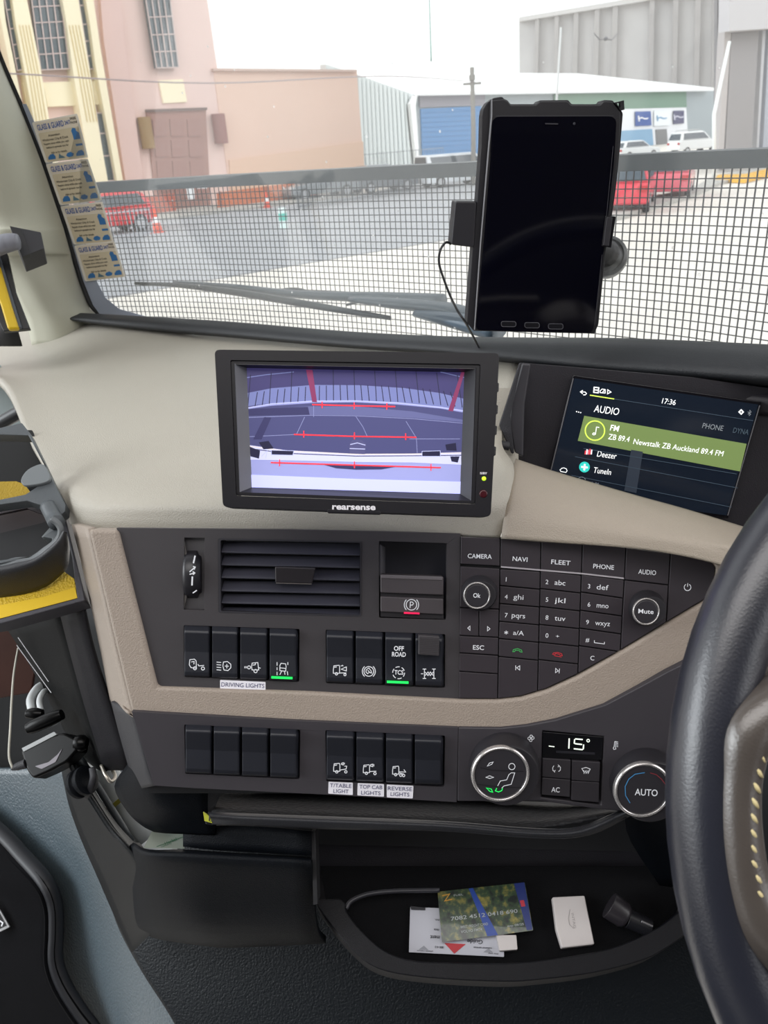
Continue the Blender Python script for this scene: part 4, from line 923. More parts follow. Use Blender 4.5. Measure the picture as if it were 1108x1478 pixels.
for ci, (s, x, y, w) in zip((1, 2, 3), (('NAVI', 298, 154, 58), ('FLEET', 457, 167, 75), ('PHONE', 624, 184, 81))):
    leg(key(ci, None, r0b), s, x, y, 17, w, bold=.008)
r0c = hl(712, 236, 885, 256)
leg(key(4, None, r0c), 'AUDIO', 794, 205, 18, 69, ang=5, bold=.008)
strokes('silver_strip', [[kz(223, 184), kz(380, 197), kz(543, 211), kz(703, 229)]], 2.2, FA, .003, M_('silver_strip', '#c8c2c8', .3, metal=.4), kp)
rows2 = [(203, 210), (262, 272), (330, 340), (397, 410), (465, 478), (536, 547)]
rr = [hl(222, 192, 380, 202), hl(222, 258, 375, 272), hl(222, 328, 372, 341), hl(219, 397, 370, 411), hl(217, 464, 368, 479), hl(215, 534, 366, 549)]
for i, (a, b) in enumerate((('1', ''), ('4', 'ghi'), ('7', 'pqrs'), ('*', 'a/A'))):
    k = key(1, rr[i], rr[i+1]); y = (233, 301, 373, 441)[i]; leg(k, a, 244, y, 17) if a != '*' else strokes('legend', [[kz(*q) for q in L] for L in (((244, 433), (244, 448)), ((237, 437), (251, 444)), ((251, 437), (237, 444)))], .9, FA, .0029, legm, k)
    if b: leg(k, b, 292, y+1, 19 if b != 'a/A' else 17, len(b)*13 if b != 'a/A' else 42)
k = key(1, rr[4], rr[5]); strokes('legend', [[kz(*p) for p in ((270, 515), (272, 507), (288, 503), (304, 509), (306, 517), (298, 516), (296, 511), (280, 509), (277, 515), (270, 515))]], .9, FA, .0029, M_('phone_green', '#3f9a52', .4, emis=.3), k)
k = key(1, rr[5], None); strokes('legend', [[kz(281, 569), kz(281, 587)], [kz(297, 570), kz(285, 578), kz(297, 587), kz(297, 570)]], .9, FA, .0029, legm, k)
r2 = [hl(381, 200, 541, 217), hl(376, 269, 537, 287), hl(373, 339, 534, 357), hl(371, 409, 531, 426), hl(369, 478, 527, 495), hl(367, 546, 600, 572)]
for i, (a, b) in enumerate((('2', 'abc'), ('5', 'jkl'), ('8', 'tuv'), ('0', '+'))):
    k = key(2, r2[i], r2[i+1]); y = (243, 312, 382, 452)[i]; leg(k, a, 403, y, 17); leg(k, b, 454 if b != '+' else 444, y+3, 19 if b != '+' else 12, 42 if b != '+' else 14)
k = key(2, r2[4], r2[5]); strokes('legend', [[kz(*p) for p in ((425, 525), (428, 520), (444, 518), (460, 523), (463, 531), (453, 529), (450, 525), (436, 522), (434, 528), (425, 525))], [kz(432, 531), kz(460, 536)]], .9, FA, .0029, M_('phone_red', '#b03038', .4, emis=.3), k)
k = key(2, r2[5], None); strokes('legend', [[kz(437, 580), kz(447, 590), kz(436, 597), kz(437, 580)], [kz(452, 581), kz(450, 599)]], .9, FA, .0029, legm, k)
r3 = [hl(542, 214, 705, 235), hl(538, 283, 702, 307), hl(535, 354, 699, 377), hl(532, 424, 696, 447), hl(528, 492, 692, 516), hl(525, 564, 640, 576)]
for i, (a, b) in enumerate((('3', 'def'), ('6', 'mno'), ('9', 'wxyz'), ('#', ''))):
    k = key(3, r3[i], r3[i+1]); y = (260, 331, 400, 469)[i]; leg(k, a, 567 if i < 2 else 561, y, 17)
    if b: leg(k, b, 620, y+4, 19, 46 if len(b) == 3 else 58)
    else: strokes('legend', [[kz(588, 471), kz(588, 480), kz(627, 485), kz(627, 477)]], .9, FA, .0029, legm, k)
k = key(3, r3[4], None); leg(k, 'C', 580, 540, 17)
# left column
ra = hl(60, 181, 220, 190); rb = hl(60, 452, 215, 460); rc = hl(60, 520, 212, 530); rd = hl(60, 592, 212, 602)
mid = ((139, 60), (137, 710)); rk = hl(60, 343, 220, 350)
key(0, ra, rk, nm='knob_panel')
k = key(0, rk, rb, nm='arrow_key', subcut=((137, 60), (135, 710), 1)); strokes('legend', [[kz(103, 415), kz(94, 423), kz(103, 432), kz(103, 415)]], .9, FA, .0029, legm, k)
k = key(0, rk, rb, nm='arrow_key', subcut=((141, 60), (139, 710), -1)); strokes('legend', [[kz(171, 417), kz(181, 426), kz(171, 434), kz(171, 417)]], .9, FA, .0029, legm, k)
leg(key(0, rb, rc), 'ESC', 136, 499, 17, 43, ang=2.5, bold=.008); key(0, rc, rd); key(0, rd, None)
key(4, r0c, None, nm='knob_panel')
k = key(5, None, None, nm='power_key'); strokes('legend', [[kz(*p) for p in circ(951, 264, 13, 16, a0=-60, a1=240)], [kz(952, 248), kz(951, 262)]], 1.1, FA, .0029, legm, k)
knobm = M_('knob_soft_black', '#211f24', .5); capm = M_('knob_cap', '#2c2a2f', .4); ringm = M_('knob_ring', '#c9c5c4', .25, metal=.75)
def knob(cx, cy, tx_, ty_, s, w):
    k = lathe('rotary_knob', FA, cx, cy, [(25.5, .002), (25.5, .006), (23, .009), (20, .0145), (19.6, .016)], knobm, kp)
    pt = PL(FA.p(tx_, ty_, .0165), FA.n)
    lathe('chrome_ring', pt, tx_, ty_, [(19.8, -.001), (19.6, .0006), (18.4, .0012), (17, .0006), (16.8, -.001)], ringm, k)
    lathe('knob_cap', pt, tx_, ty_, [(17, -.001), (16.6, .0004), (15, .0008)], capm, k)
    obj('legend', *text_data(s, tx_, ty_, 6.2, pt, .0012, w=w, ang=3, bold=.01), legm, k)
knob(690.5, 854.5, 688, 859.5, 'Ok', 10.5); knob(930.5, 876, 932, 882.5, 'Mute', 22)
# ------------------------------------------------------------------ climate controls
cz = lambda x, y: (640+x/3.078, 1020+y/3.078)
cc = thing('climate_control_display', CL.p(825, 1078), 'small black climate display reading 15 degrees with four keys below', 'climate display')
slab('display_window', [cz(443, 112), cz(709, 135), cz(702, 238), cz(438, 226)], CL, .0005, .004, M_('lcd_black', '#0c0c10', .2), cc, bevel=.0004)
lcd = M_('lcd_digit', '#e9f3e4', .4, emis=1.0)
def seg(*L, w=5.2): return stroke_data([[cz(*p) for p in l] for l in L], w/3.078, CL, .001)
multi('digits', [seg([(558, 141), (556, 186)]), seg([(618, 146), (584, 143)], [(582, 145), (580, 164)], [(582, 164), (615, 168)], [(622, 168), (620, 190)], [(578, 187), (618, 191)]), seg([*ring_line(642, 151, 6, 12)], w=3.2)], lcd, cc)
multi('bar_mark', [seg([(467, 175), (492, 178)], w=3.6)], lcd, cc)
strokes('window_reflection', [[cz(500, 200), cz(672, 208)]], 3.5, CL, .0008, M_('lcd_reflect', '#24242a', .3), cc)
ccm = M_('climate_key', '#312e33', .42)
def ckey(nm, pts): return slab(nm, [cz(*p) for p in pts], CL, .002, .005, ccm, cc, bevel=.0005)
k = ckey('recirculation_key', [(440, 230), (565, 238), (563, 322), (438, 312)]); strokes('legend', [[cz(*p) for p in ((490, 262), (484, 272), (486, 284), (494, 288))], [cz(*p) for p in ((512, 262), (519, 270), (518, 282), (510, 288))], [cz(494, 292), cz(490, 286), cz(497, 283)], [cz(508, 258), cz(514, 263), cz(507, 268)]], 1.0, CL, .0023, legm, k)
k = ckey('defrost_key', [(571, 240), (696, 248), (692, 335), (569, 326)]); strokes('legend', [[cz(*p) for p in ((614, 275), (632, 270), (651, 277), (644, 291), (622, 289), (614, 275))]]+[[cz(x, 282), cz(x-2, 288), cz(x+1, 293), cz(x-1, 298)] for x in (624, 633, 642)], 1.0, CL, .0023, legm, k)
k = ckey('air_conditioning_key', [(438, 316), (563, 326), (561, 402), (436, 392)]); obj('legend', *text_data('AC', *cz(497, 369), 7, CL, .0023, w=12, ang=3, bold=.01), legm, k)
ckey('blank_key', [(569, 330), (692, 338), (690, 426), (567, 416)])
ic = thing('dashboard_symbol', CL.p(766, 1065), 'small printed fan symbol between the airflow knob and the climate display', 'symbol')
strokes('fan_mark', [[cz(*p) for p in ring_line(388+dx, 140+dy, 6, 10)] for dx, dy in ((-8, 1), (8, -1), (1, -8), (-1, 9))], .9, CL, .0004, legm, ic)
ic = thing('dashboard_symbol', CL.p(888, 1076), 'small printed thermometer symbol right of the climate display', 'symbol')
strokes('thermometer_mark', [[cz(*p) for p in ((757, 178), (760, 155), (766, 155), (763, 180), (765, 188), (756, 190), (753, 184), (757, 178))]]+[[cz(768, y), cz(775, y+1)] for y in (156, 163, 170, 177)], .9, CL, .0004, legm, ic)
def bigknob(nm, cx, cy, R, tx_, ty_, r, label):
    t = thing(nm, CL.p(cx, cy), label, 'knob')
    lathe('knob_skirt', CL, cx, cy, [(R, -.002), (R, .003), (R-1.5, .0075), (R-4, .0165), (r+.6, .019)], knobm, t, n=56)
    pt = PL(CL.p(tx_, ty_, .02), CL.n)
    lathe('chrome_ring', pt, tx_, ty_, [(r, -.003), (r-.3, 0), (r-2.5, .0012), (r-5, .0005), (r-5.2, -.003)], ringm, t, n=56)
    c = lathe('knob_face', pt, tx_, ty_, [(r-5, -.003), (r-5.2, -.0005), (r-7, -.0002)], capm, t, n=48)
    return t, c, PL(pt.p(tx_, ty_, .0), pt.n)
t, c, pt = bigknob('airflow_knob', 726, 1104, 49.5, 722, 1117.5, 42.5, 'round airflow direction knob with seated figure and green mark')
strokes('groove', [[cz(163, 271), cz(215, 283), cz(355, 288)], [cz(150, 345), cz(250, 357), cz(360, 361)]], 1.0, pt, .0003, holem, c)
strokes('figure_mark', [[cz(*p) for p in ring_line(303, 266, 14, 16)], [cz(*p) for p in ((300, 294), (316, 294), (300, 345), (268, 352), (258, 362))], [cz(*p) for p in ((300, 294), (290, 302), (280, 325), (252, 330), (240, 352))]], 1.0, pt, .0004, legm, c)
strokes('vent_mark', [[cz(*p) for p in ((194, 264), (204, 250), (220, 246), (214, 256), (194, 264))], [cz(*p) for p in ((188, 314), (204, 307), (222, 314), (205, 319), (188, 314))]], 1.0, pt, .0004, legm, c)
strokes('green_mark', [[cz(*p) for p in ((190, 361), (212, 366), (218, 380), (205, 376), (190, 361))], [cz(*p) for p in ((236, 362), (230, 374), (244, 379), (258, 373), (262, 362))]], 1.2, pt, .0005, ledg, c)
t, c, pt = bigknob('temperature_knob', 929, 1127, 50, 927.5, 1140.5, 42, 'round temperature knob reading AUTO with blue and red arcs beside the steering wheel')
obj('legend', *text_data('AUTO', *cz(900, 381), 9.2, pt, .0004, w=33, ang=3, bold=.012), legm, c)
strokes('blue_arc', [[cz(*p) for p in ((828, 428), (808, 395), (806, 355), (822, 322), (850, 300), (893, 293))]], 1.1, pt, .0004, M_('arc_blue', '#3f7fae', .4, emis=.2), c)
strokes('red_arc', [[cz(*p) for p in ((917, 294), (945, 302), (968, 322), (985, 345))]], 1.1, pt, .0004, M_('arc_red', '#7d3038', .4, emis=.1), c)
# ------------------------------------------------------------------ reversing monitor
mz = lambda x, y: (290+x/2.462, 480+y/2.462)
MO = cpl(515, 620, .50, (.03, .04, 1))
mn = thing('reversing_monitor', MO.p(515, 620), 'black reversing camera monitor showing a purple rear view, on the cream dashboard', 'monitor')
mp = lambda *P: [mz(*p) for p in P]
monm = M_('monitor_black', '#131218', .42, spec=.25, grain=3000, bump=.05)
inner = mp((104, 98), (993, 113), (975, 610), (124, 580))
slab('housing', rpoly([(309.5, 504.5), (720.5, 509.5), (708, 746), (321.5, 732)], 8), MO, 0, .022, monm, mn, holes=[rpoly(inner, 3)], bevel=.0022, seg=3)
slab('bezel', rpoly(mp((106, 100), (991, 115), (973, 608), (126, 578)), 3), MO, -.0012, .004, monm, mn, holes=[mp((118, 110), (978, 126), (962, 598), (136, 567))], bevel=.0004)
fr_o = mp((118, 110), (978, 126), (962, 598), (136, 567)); fr_i = mp((160, 123), (937, 139), (922, 573), (179, 550))
vs = [MO.p(*p, -.0015) for p in fr_o]+[MO.p(*p, -.010) for p in fr_i]
for i, (nm, c_) in enumerate((('bezel_slope', '#1b1a20'), ('bezel_slope', '#1b1a20'), ('bezel_slope', '#2c2c34'), ('bezel_slope', '#5c5d63'))):  # one plastic; each side's grey has the fall of light put into it
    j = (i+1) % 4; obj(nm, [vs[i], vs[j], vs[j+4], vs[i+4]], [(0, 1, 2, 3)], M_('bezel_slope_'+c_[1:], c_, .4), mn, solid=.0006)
E = lambda nm, c, e=.9: M_(nm, c, .35, emis=e*.78, spec=.2)
scr = slab('screen', fr_i, MO, -.0098, .002, E('cam_lavender', '#8f93c6', .8), mn)
so = [-.0096]
def sc_(nm, pts, m):
    so[0] += .00001; return slab(nm, mp(*pts), MO, so[0], .0001, m, scr)
def sk_(nm, L, w, m):
    so[0] += .00001; return strokes(nm, [mp(*l) for l in L], w/2.462, MO, so[0], m, scr)
dk = E('cam_dark', '#35345a', .8)
sc_('far_road', ((160, 123), (937, 139), (933, 270), (880, 262), (750, 245), (550, 238), (380, 240), (250, 250), (166, 265)), E('cam_road', '#3d3965', .8))
sc_('hedge_band', ((163, 215), (250, 198), (400, 186), (560, 187), (720, 197), (850, 215), (933, 235), (931, 275), (850, 262), (700, 248), (550, 240), (400, 240), (250, 250), (167, 262)), E('cam_band', '#6d74a6', .8))
for L_ in ([(163, 160), (230, 150), (330, 140)], [(850, 140), (935, 160)]): sk_('far_kerb', [L_], 3, E('cam_band', '#6d74a6', .8))
L = []
for k in range(31):
    x = 172+k*25; c = (x-550)/380; yb = 243+c*c*24; L.append([(x-c*8+ -4, 130+c*c*20 if k % 3 == 0 else 186+c*c*30), (x+c*6, yb)])
sk_('railing', L, 3, E('cam_rail', '#2b2a45', .7)); sk_('railing_foot', [[(166, 268), (250, 254), (400, 244), (550, 243), (700, 250), (850, 266), (931, 278)]], 4, E('cam_light', '#a9add2', .9))
sc_('near_pavement', ((167, 272), (250, 260), (400, 250), (550, 248), (700, 256), (850, 270), (931, 284), (925, 440), (800, 436), (550, 434), (300, 420), (172, 405)), E('cam_pave', '#45466f', .8))
sc_('pavement_strip', ((167, 300), (385, 292), (550, 294), (750, 303), (931, 318), (931, 310), (750, 280), (550, 262), (385, 262), (167, 275)), E('cam_strip', '#5c5f8a', .8))
sc_('dark_patch', ((168, 272), (380, 264), (386, 292), (170, 297)), dk)
sk_('pavement_joint', [[(167, 302), (385, 294), (550, 296), (750, 306), (931, 322)], [(368, 300), (340, 360)], [(550, 298), (575, 335), (590, 368)], [(728, 315), (765, 375), (768, 428)], [(400, 300), (400, 260)], [(740, 378), (920, 378)], [(170, 370), (340, 362)]], 2, E('cam_joint', '#7f83ad', .8))
sc_('pole_shadow', ((225, 300), (250, 302), (215, 380), (185, 380)), dk)
for nm, P in (('red_post', ((373, 132), (396, 133), (412, 248), (395, 246))), ('red_post', ((925, 139), (937, 139), (895, 280), (878, 278)))): sc_(nm, P, E('cam_redpost', '#7a3358', .8))
sc_('bumper_top', ((172, 400), (300, 418), (550, 431), (750, 430), (924, 425), (924, 470), (750, 462), (550, 460), (350, 455), (175, 452)), E('cam_bumper', '#b9bbdc', .9))
sk_('bumper_edge', [[(172, 404), (300, 421), (550, 433), (750, 432), (924, 428)]], 4, E('cam_cream', '#c9bfc0', .9)); sk_('bumper_edge_dark', [[(172, 412), (300, 429), (550, 439), (750, 438), (924, 436)]], 3, dk)
sc_('bumper_lower', ((176, 505), (550, 520), (923, 530), (922, 573), (179, 550)), E('cam_white', '#b4b8ee', .95))
sc_('recess_shadow', ((420, 465), (550, 472), (708, 474), (640, 486), (550, 487), (480, 482)), dk)
sc_('tow_hitch', ((527, 395), (540, 380), (570, 382), (586, 395), (582, 432), (527, 430)), E('cam_hitch', '#4d4c73', .8)); sk_('tow_hitch_ring', [[(530, 398), (555, 392), (584, 400)], [(528, 412), (583, 414)]], 3, E('cam_light', '#a9add2', .9))
for P in (((205, 390), (240, 385), (258, 412), (222, 415)), ((250, 418), (330, 420), (326, 436), (250, 434)), ((172, 405), (210, 420), (206, 448), (176, 440)), ((868, 398), (905, 392), (908, 420), (872, 418)), ((785, 422), (850, 420), (850, 440), (785, 440)), ((885, 440), (918, 440), (912, 462), (890, 458))):
    sc_('lamp_bracket', P, E('cam_black', '#23223c', .7))
sk_('lamp_bracket_edge', [[(250, 418), (330, 420), (326, 436), (250, 434), (250, 418)], [(785, 422), (850, 420), (850, 440), (785, 440), (785, 422)], [(215, 440), (235, 420), (230, 446)]], 2, E('cam_light', '#a9add2', .9))
red = E('cam_guide_red', '#f2343f', 1.0)
sk_('guide_line', [[(395, 256), (545, 260), (690, 263)], [(330, 362), (545, 369), (765, 372)], [(248, 462), (545, 471), (852, 480)]], 4.5, red)
for x, y in ((430, 257), (544, 260), (660, 262), (365, 361), (545, 367), (727, 370), (279, 463), (545, 470), (817, 479)): sk_('guide_tick', [[(x, y-12), (x, y+12)]], 3.5, red)
obj('brand_lettering', *text_data('rearsense', *mz(543, 619), 8.4, MO, .0004, w=62.5, ang=.8, bold=.03), M_('logo_white', '#d8d6dc', .5), mn)
slab('lower_lip', rpoly(mp((450, 628), (636, 634), (640, 646), (448, 640)), 2), MO, .001, .012, monm, mn, bevel=.0004)
obj('standby_lettering', *text_data('S/BY', *mz(1004, 500), 2.8, MO, .0004, w=10.5, ang=2, bold=.03), M_('logo_white', '#d8d6dc', .5), mn)
lathe('green_led', MO, *mz(1005, 519), [(3.2, -.001), (3.2, .0004), (2, .001)], M_('led_lime', '#b6e62a', .3, emis=1.0), mn, n=16)
lathe('infrared_window', MO, *mz(1003, 573), [(6, -.001), (6, .0003), (4, .0006)], M_('ir_red', '#3a0a14', .2), mn, n=20)
for k, y in enumerate((560, 592, 622, 652)):
    slab('side_button', rpoly([(717-k*1.4, y-8), (720-k*1.4, y-7), (719.5-k*1.4, y+5), (716-k*1.4, y+5)], 1), MO, -.004, .006, padm, mn, bevel=.0005)
bk1 = MO.p(515, 640, -.022); bk2 = at(515, 690, .66)
tube('mounting_arm', [bk1, (bk1+bk2)/2, bk2], [.012, .01, .014], padm, mn, sm=2)
# ------------------------------------------------------------------ tablet, cradle, suction cup and cable
tz = lambda x, y: (640+x/3.957, 130+y/3.957)
tp = lambda *P: [tz(*p) for p in P]
TB = cpl(790, 310, .69, (.06, -.46, 1))
tab = thing('tablet_computer', TB.p(790, 310), 'black tablet in a rugged case with dark screen standing before the windscreen', 'tablet')
casem = M_('case_black', '#201f24', .5, grain=2000, bump=.1)
slab('case_back', rpoly(tp((218, 150), (225, 110), (250, 70), (285, 45), (335, 37), (345, 50), (366, 58), (382, 80), (530, 80), (550, 58), (712, 56), (732, 80), (895, 80), (915, 56), (965, 58), (980, 75), (1018, 120), (1025, 135), (1010, 320), (985, 560), (960, 735), (925, 930), (885, 1340), (862, 1392), (172, 1376), (132, 1330), (165, 905), (190, 640), (214, 320)), 2, 3), TB, -.003, .016, casem, tab, bevel=.002, seg=2)
fl = rpoly(tp((275, 48), (340, 45), (366, 62), (384, 84), (530, 84), (552, 62), (710, 62), (730, 84), (896, 84), (916, 62), (960, 62), (1000, 110), (995, 560), (905, 1020), (872, 1380), (860, 1386), (182, 1374), (178, 1350), (215, 900), (262, 330), (268, 150)), 2, 3)
opn = rpoly(tp((272, 158), (990, 150), (985, 350), (950, 700), (850, 1388), (186, 1370), (232, 800), (262, 400)), [12, 12, 1, 1, 8, 8, 1, 1], 5)
slab('case_rim', fl, TB, .0, .006, casem, tab, bevel=.0006) if False else None
slab('case_front', rpoly(tp((268, 60), (345, 52), (368, 66), (384, 86), (528, 86), (552, 64), (708, 64), (730, 86), (896, 86), (916, 64), (962, 66), (1010, 125), (1003, 330), (975, 570), (945, 740), (910, 940), (872, 1330), (858, 1390), (178, 1374), (176, 1330), (215, 880), (258, 300)), 2, 3), TB, .0, .004, casem, tab, bevel=.0008)
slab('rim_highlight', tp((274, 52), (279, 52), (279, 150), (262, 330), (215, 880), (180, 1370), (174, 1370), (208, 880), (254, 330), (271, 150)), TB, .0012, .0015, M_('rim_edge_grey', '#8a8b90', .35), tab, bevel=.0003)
sg_ = slab('screen_glass', rpoly(tp((278, 152), (988, 150), (972, 420), (930, 800), (852, 1388), (182, 1372), (230, 860), (268, 400)), [12, 12, 1, 1, 9, 9, 1, 1], 5), TB, .0008, .002, M_('tablet_glass', '#060610', .08), tab)
slab('display_area', tp((292, 250), (978, 250), (960, 520), (925, 800), (868, 1270), (208, 1255), (248, 800), (280, 450)), TB, .0010, .0003, M_('tablet_display', '#04040e', .06), sg_)
strokes('screen_edge', [tp((968, 320), (930, 720)), tp((905, 940), (862, 1340)), tp((300, 148), (970, 146))], .6, TB, .0012, M_('edge_line', '#4a4a50', .4), tab)
slab('earpiece', rpoly(tp((580, 188), (654, 190), (654, 197), (580, 195)), .6), TB, .0014, .0003, M_('earpiece', '#3a3a40', .4), tab)
lathe('camera_lens', TB, *tz(744, 192), [(1.8, .0008), (1.8, .0014), (1, .0014)], M_('lens', '#3e3e46', .3), tab, n=14)
for x in (371, 505, 640):
    b = slab('button', rpoly(tp((x-43, 1320+(x-371)*.05), (x+43, 1321+(x-371)*.05), (x+43, 1353+(x-371)*.05), (x-43, 1352+(x-371)*.05)), 3.5), TB, .0016, .001, M_('tablet_button', '#121218', .3), tab)
    strokes('button_outline', [(lambda Q: Q+[Q[0]])(rpoly(tp((x-42, 1321+(x-371)*.05), (x+42, 1322+(x-371)*.05), (x+42, 1352+(x-371)*.05), (x-42, 1351+(x-371)*.05)), 3.5))], .6, TB, .0018, M_('button_line', '#6b6b72', .4), b)
slab('strap_loop', tp((975, 72), (1030, 58), (1033, 112), (1010, 118), (1000, 95)), TB, .001, .005, casem, tab, holes=[tp((990, 76), (1010, 72), (1010, 100), (1002, 102))])
cr_ = thing('tablet_cradle', TB.p(700, 325, -.01), 'black clamp cradle with side box and clamp holding the tablet, on a suction cup', 'tablet holder')
slab('side_box', rpoly(tp((66, 634), (190, 636), (176, 900), (42, 884)), 4), TB, -.001, .024, M_('cradle_black', '#26252a', .45), cr_, bevel=.003, seg=3)
slab('back_plate', tp((170, 640), (900, 660), (880, 960), (150, 900)), TB, -.0195, .006, MATS['cradle_black'], cr_, bevel=.001)
slab('clamp_jaw', rpoly(tp((925, 718), (985, 722), (958, 902), (905, 893)), 1.5), TB, .003, .022, M_('clamp_gloss', '#1a191d', .2), cr_, bevel=.001)
slab('jaw_lip', tp((932, 726), (966, 728), (945, 892), (912, 888)), TB, .0042, .002, M_('jaw_lip', '#37363a', .3), cr_, bevel=.0006)
SUC = PL(at(878, 366, .775), RM @ Vector((-.25, -.1, 1)))
lathe('suction_cup', SUC, 876, 366, [(31, -.022), (31.5, -.016), (30, -.010), (25, -.007), (23, -.008), (15, -.004), (10, .004)], M_('suction_rubber', '#18181b', .35), cr_)
obj('cup_lettering', *text_data('RAM', 877, 385, 5.5, SUC, -.004, w=11, ang=-55, bold=.02), M_('cup_letter', '#4a4a50', .5), cr_) if False else None
tube('ball_arm', [at(876, 366, .775), at(850, 355, .745), at(800, 345, .72)], [.013, .011, .014], casem, cr_, sm=3)
cab = tube('charging_cable', [TB.p(651, 352, -.008), TB.p(643, 350, -.006), TB.p(635, 362, 0), TB.p(633.5, 380, 0), TB.p(640, 402, 0), TB.p(650, 428, .0), TB.p(661, 450, .004), TB.p(672, 466, 0), at(684, 488, .8), at(700, 520, .9)], .0011, M_('cable_black', '#1b1b1f', .4), n=8)
props(cab, 'thin black cable looping from the tablet cradle down behind the dashboard trim', 'cable')
# ================================================================== LOWER DASH, TUNNEL, CONSOLE
lowm = M_('lower_plastic_black', '#0b0e13', .5, grain=1300, bump=.6, var=.05, spec=.12)
floorm = M_('tunnel_vinyl', '#47535a', .38, grain=330, bump=1.0, var=.1, spec=.9)
carpet = M_('mat_carpet', '#0c0c0f', .95, spec=.1, grain=1500, bump=1.0, var=.2, vscale=60)
ledge = M_('ledge_black', '#232429', .45, grain=1300, bump=.5)
# shelf under the fascia
shm = M_('shelf_mat', '#0d0c11', .7, grain=260, bump=1.0, voro=True)
ld = thing('lower_dash_panel', at(450, 1260, .72), 'black lower dash with patterned open shelf and knee panel above the tunnel', 'dash panel')
slab('shelf_backing', [(285, 1120), (1000, 1120), (960, 1230), (300, 1215)], cpl(600, 1170, .76, (0, .2, 1)), 0, .004, holem, ld)
sheet('shelf_back', [[(285, 1130, .70), (470, 1135, .70), (700, 1140, .70), (900, 1145, .68)], [(310, 1140, .71), (470, 1150, .71), (700, 1155, .71), (890, 1160, .69)]], holem, ld, sm=3)
sheet('shelf_mat', [[(322, 1138, .72), (470, 1144, .72), (660, 1150, .72), (800, 1158, .71), (900, 1160, .69)], [(304, 1174, .645), (470, 1180, .645), (650, 1187, .64), (770, 1192, .635), (893, 1172, .63)]], shm, ld, sm=4)
sheet('shelf_lip', [[(300, 1172, .640), (470, 1178, .64), (640, 1185, .635), (770, 1195, .63), (835, 1192, .628), (893, 1170, .625)],
                    [(303, 1178, .632), (470, 1185, .632), (640, 1192, .627), (770, 1203, .622), (840, 1200, .62), (905, 1172, .618)],
                    [(306, 1190, .636), (470, 1197, .636), (640, 1200, .631), (770, 1210, .627), (850, 1206, .625), (915, 1175, .622)]], ledge, ld, sm=4, solid=.006)
slab('shelf_end', [(287, 1138), (322, 1139), (306, 1176), (308, 1192), (297, 1190)], cpl(300, 1160, .66, (.5, .2, 1)), 0, .006, ledge, ld, bevel=.001)
slab('yellow_mark', [(293, 1172), (305, 1180), (306, 1188), (295, 1185)], cpl(300, 1180, .635, (0, .2, 1)), 0, .002, M_('lime_mark', '#a3a52a', .5), ld)
# body left of the shelf that hangs down behind the pocket
sheet('corner_body', [
 [(186, 1100, .67), (205, 1090, .64), (230, 1100, .635), (300, 1110, .64)],
 [(165, 1135, .685), (205, 1140, .65), (240, 1140, .645), (300, 1140, .65)],
 [(184, 1172, .69), (215, 1170, .66), (250, 1170, .65), (300, 1175, .655)],
 [(205, 1192, .70), (228, 1192, .675), (262, 1190, .66), (308, 1194, .66)],
 [(222, 1201, .72), (240, 1203, .69), (266, 1204, .67), (310, 1206, .665)]], lowm, ld, sm=4, solid=.006)
sheet('knee_panel_top', [
 [(264, 1196, .672), (310, 1192, .668), (380, 1194, .665), (449, 1200, .66)],
 [(264, 1222, .668), (310, 1227, .664), (380, 1231, .662), (449, 1235, .655)]], lowm, ld, sm=3, solid=.004)
sheet('knee_panel', [
 [(192, 1216, .70), (215, 1226, .67), (265, 1226, .660), (340, 1231, .656), (449, 1237, .652)],
 [(186, 1226, .71), (212, 1236, .664), (265, 1238, .650), (340, 1242, .647), (449, 1247, .643)],
 [(190, 1270, .73), (216, 1275, .69), (270, 1280, .67), (340, 1285, .666), (452, 1290, .66)],
 [(196, 1330, .78), (226, 1338, .73), (280, 1345, .70), (340, 1348, .695), (458, 1345, .685)],
 [(210, 1350, .82), (240, 1358, .78), (300, 1366, .75), (340, 1368, .74), (470, 1362, .72)]], lowm, ld, sm=4, solid=.006)
slab('recess_panel', [(453, 1196), (640, 1190), (780, 1200), (860, 1196), (920, 1168), (1100, 1160), (1120, 1340), (460, 1320), (456, 1260)], cpl(700, 1240, .775, (0, .1, 1)), 0, .006, M_('recess_panel', '#26242a', .5, grain=1300, bump=.4), ld)
slab('panel_seam_edge', [(449, 1200), (455, 1200), (458, 1305), (452, 1306)], cpl(452, 1250, .655, (0, .25, 1)), 0, .03, holem, ld)
sheet('dash_underside', [[(900, 1170, .66), (1000, 1165, .64), (1150, 1150, .62)], [(910, 1215, .70), (1000, 1215, .69), (1150, 1215, .68)], [(960, 1290, .76), (1020, 1290, .75), (1150, 1290, .74)]], lowm, ld, sm=3)
# grey-black rail beside the pocket
rl = sheet('pocket_rail', [
 [(84, 1090, .80), (90, 1120, .80), (100, 1165, .80), (118, 1215, .80), (140, 1265, .80), (163, 1318, .82), (190, 1375, .86)],
 [(92, 1085, .735), (103, 1118, .73), (128, 1165, .73), (152, 1205, .725), (178, 1242, .72), (196, 1290, .74), (215, 1350, .79)],
 [(100, 1085, .725), (112, 1115, .72), (138, 1158, .715), (162, 1195, .71), (186, 1224, .70), (206, 1262, .70), (225, 1330, .74)],
 [(108, 1085, .76), (120, 1112, .76), (148, 1158, .755), (170, 1190, .75), (192, 1214, .74), (216, 1240, .70), (235, 1300, .71)]], M_('rail_black', '#0e1114', .38, spec=.2, grain=1300, bump=.4), ld, sm=4, solid=.005)
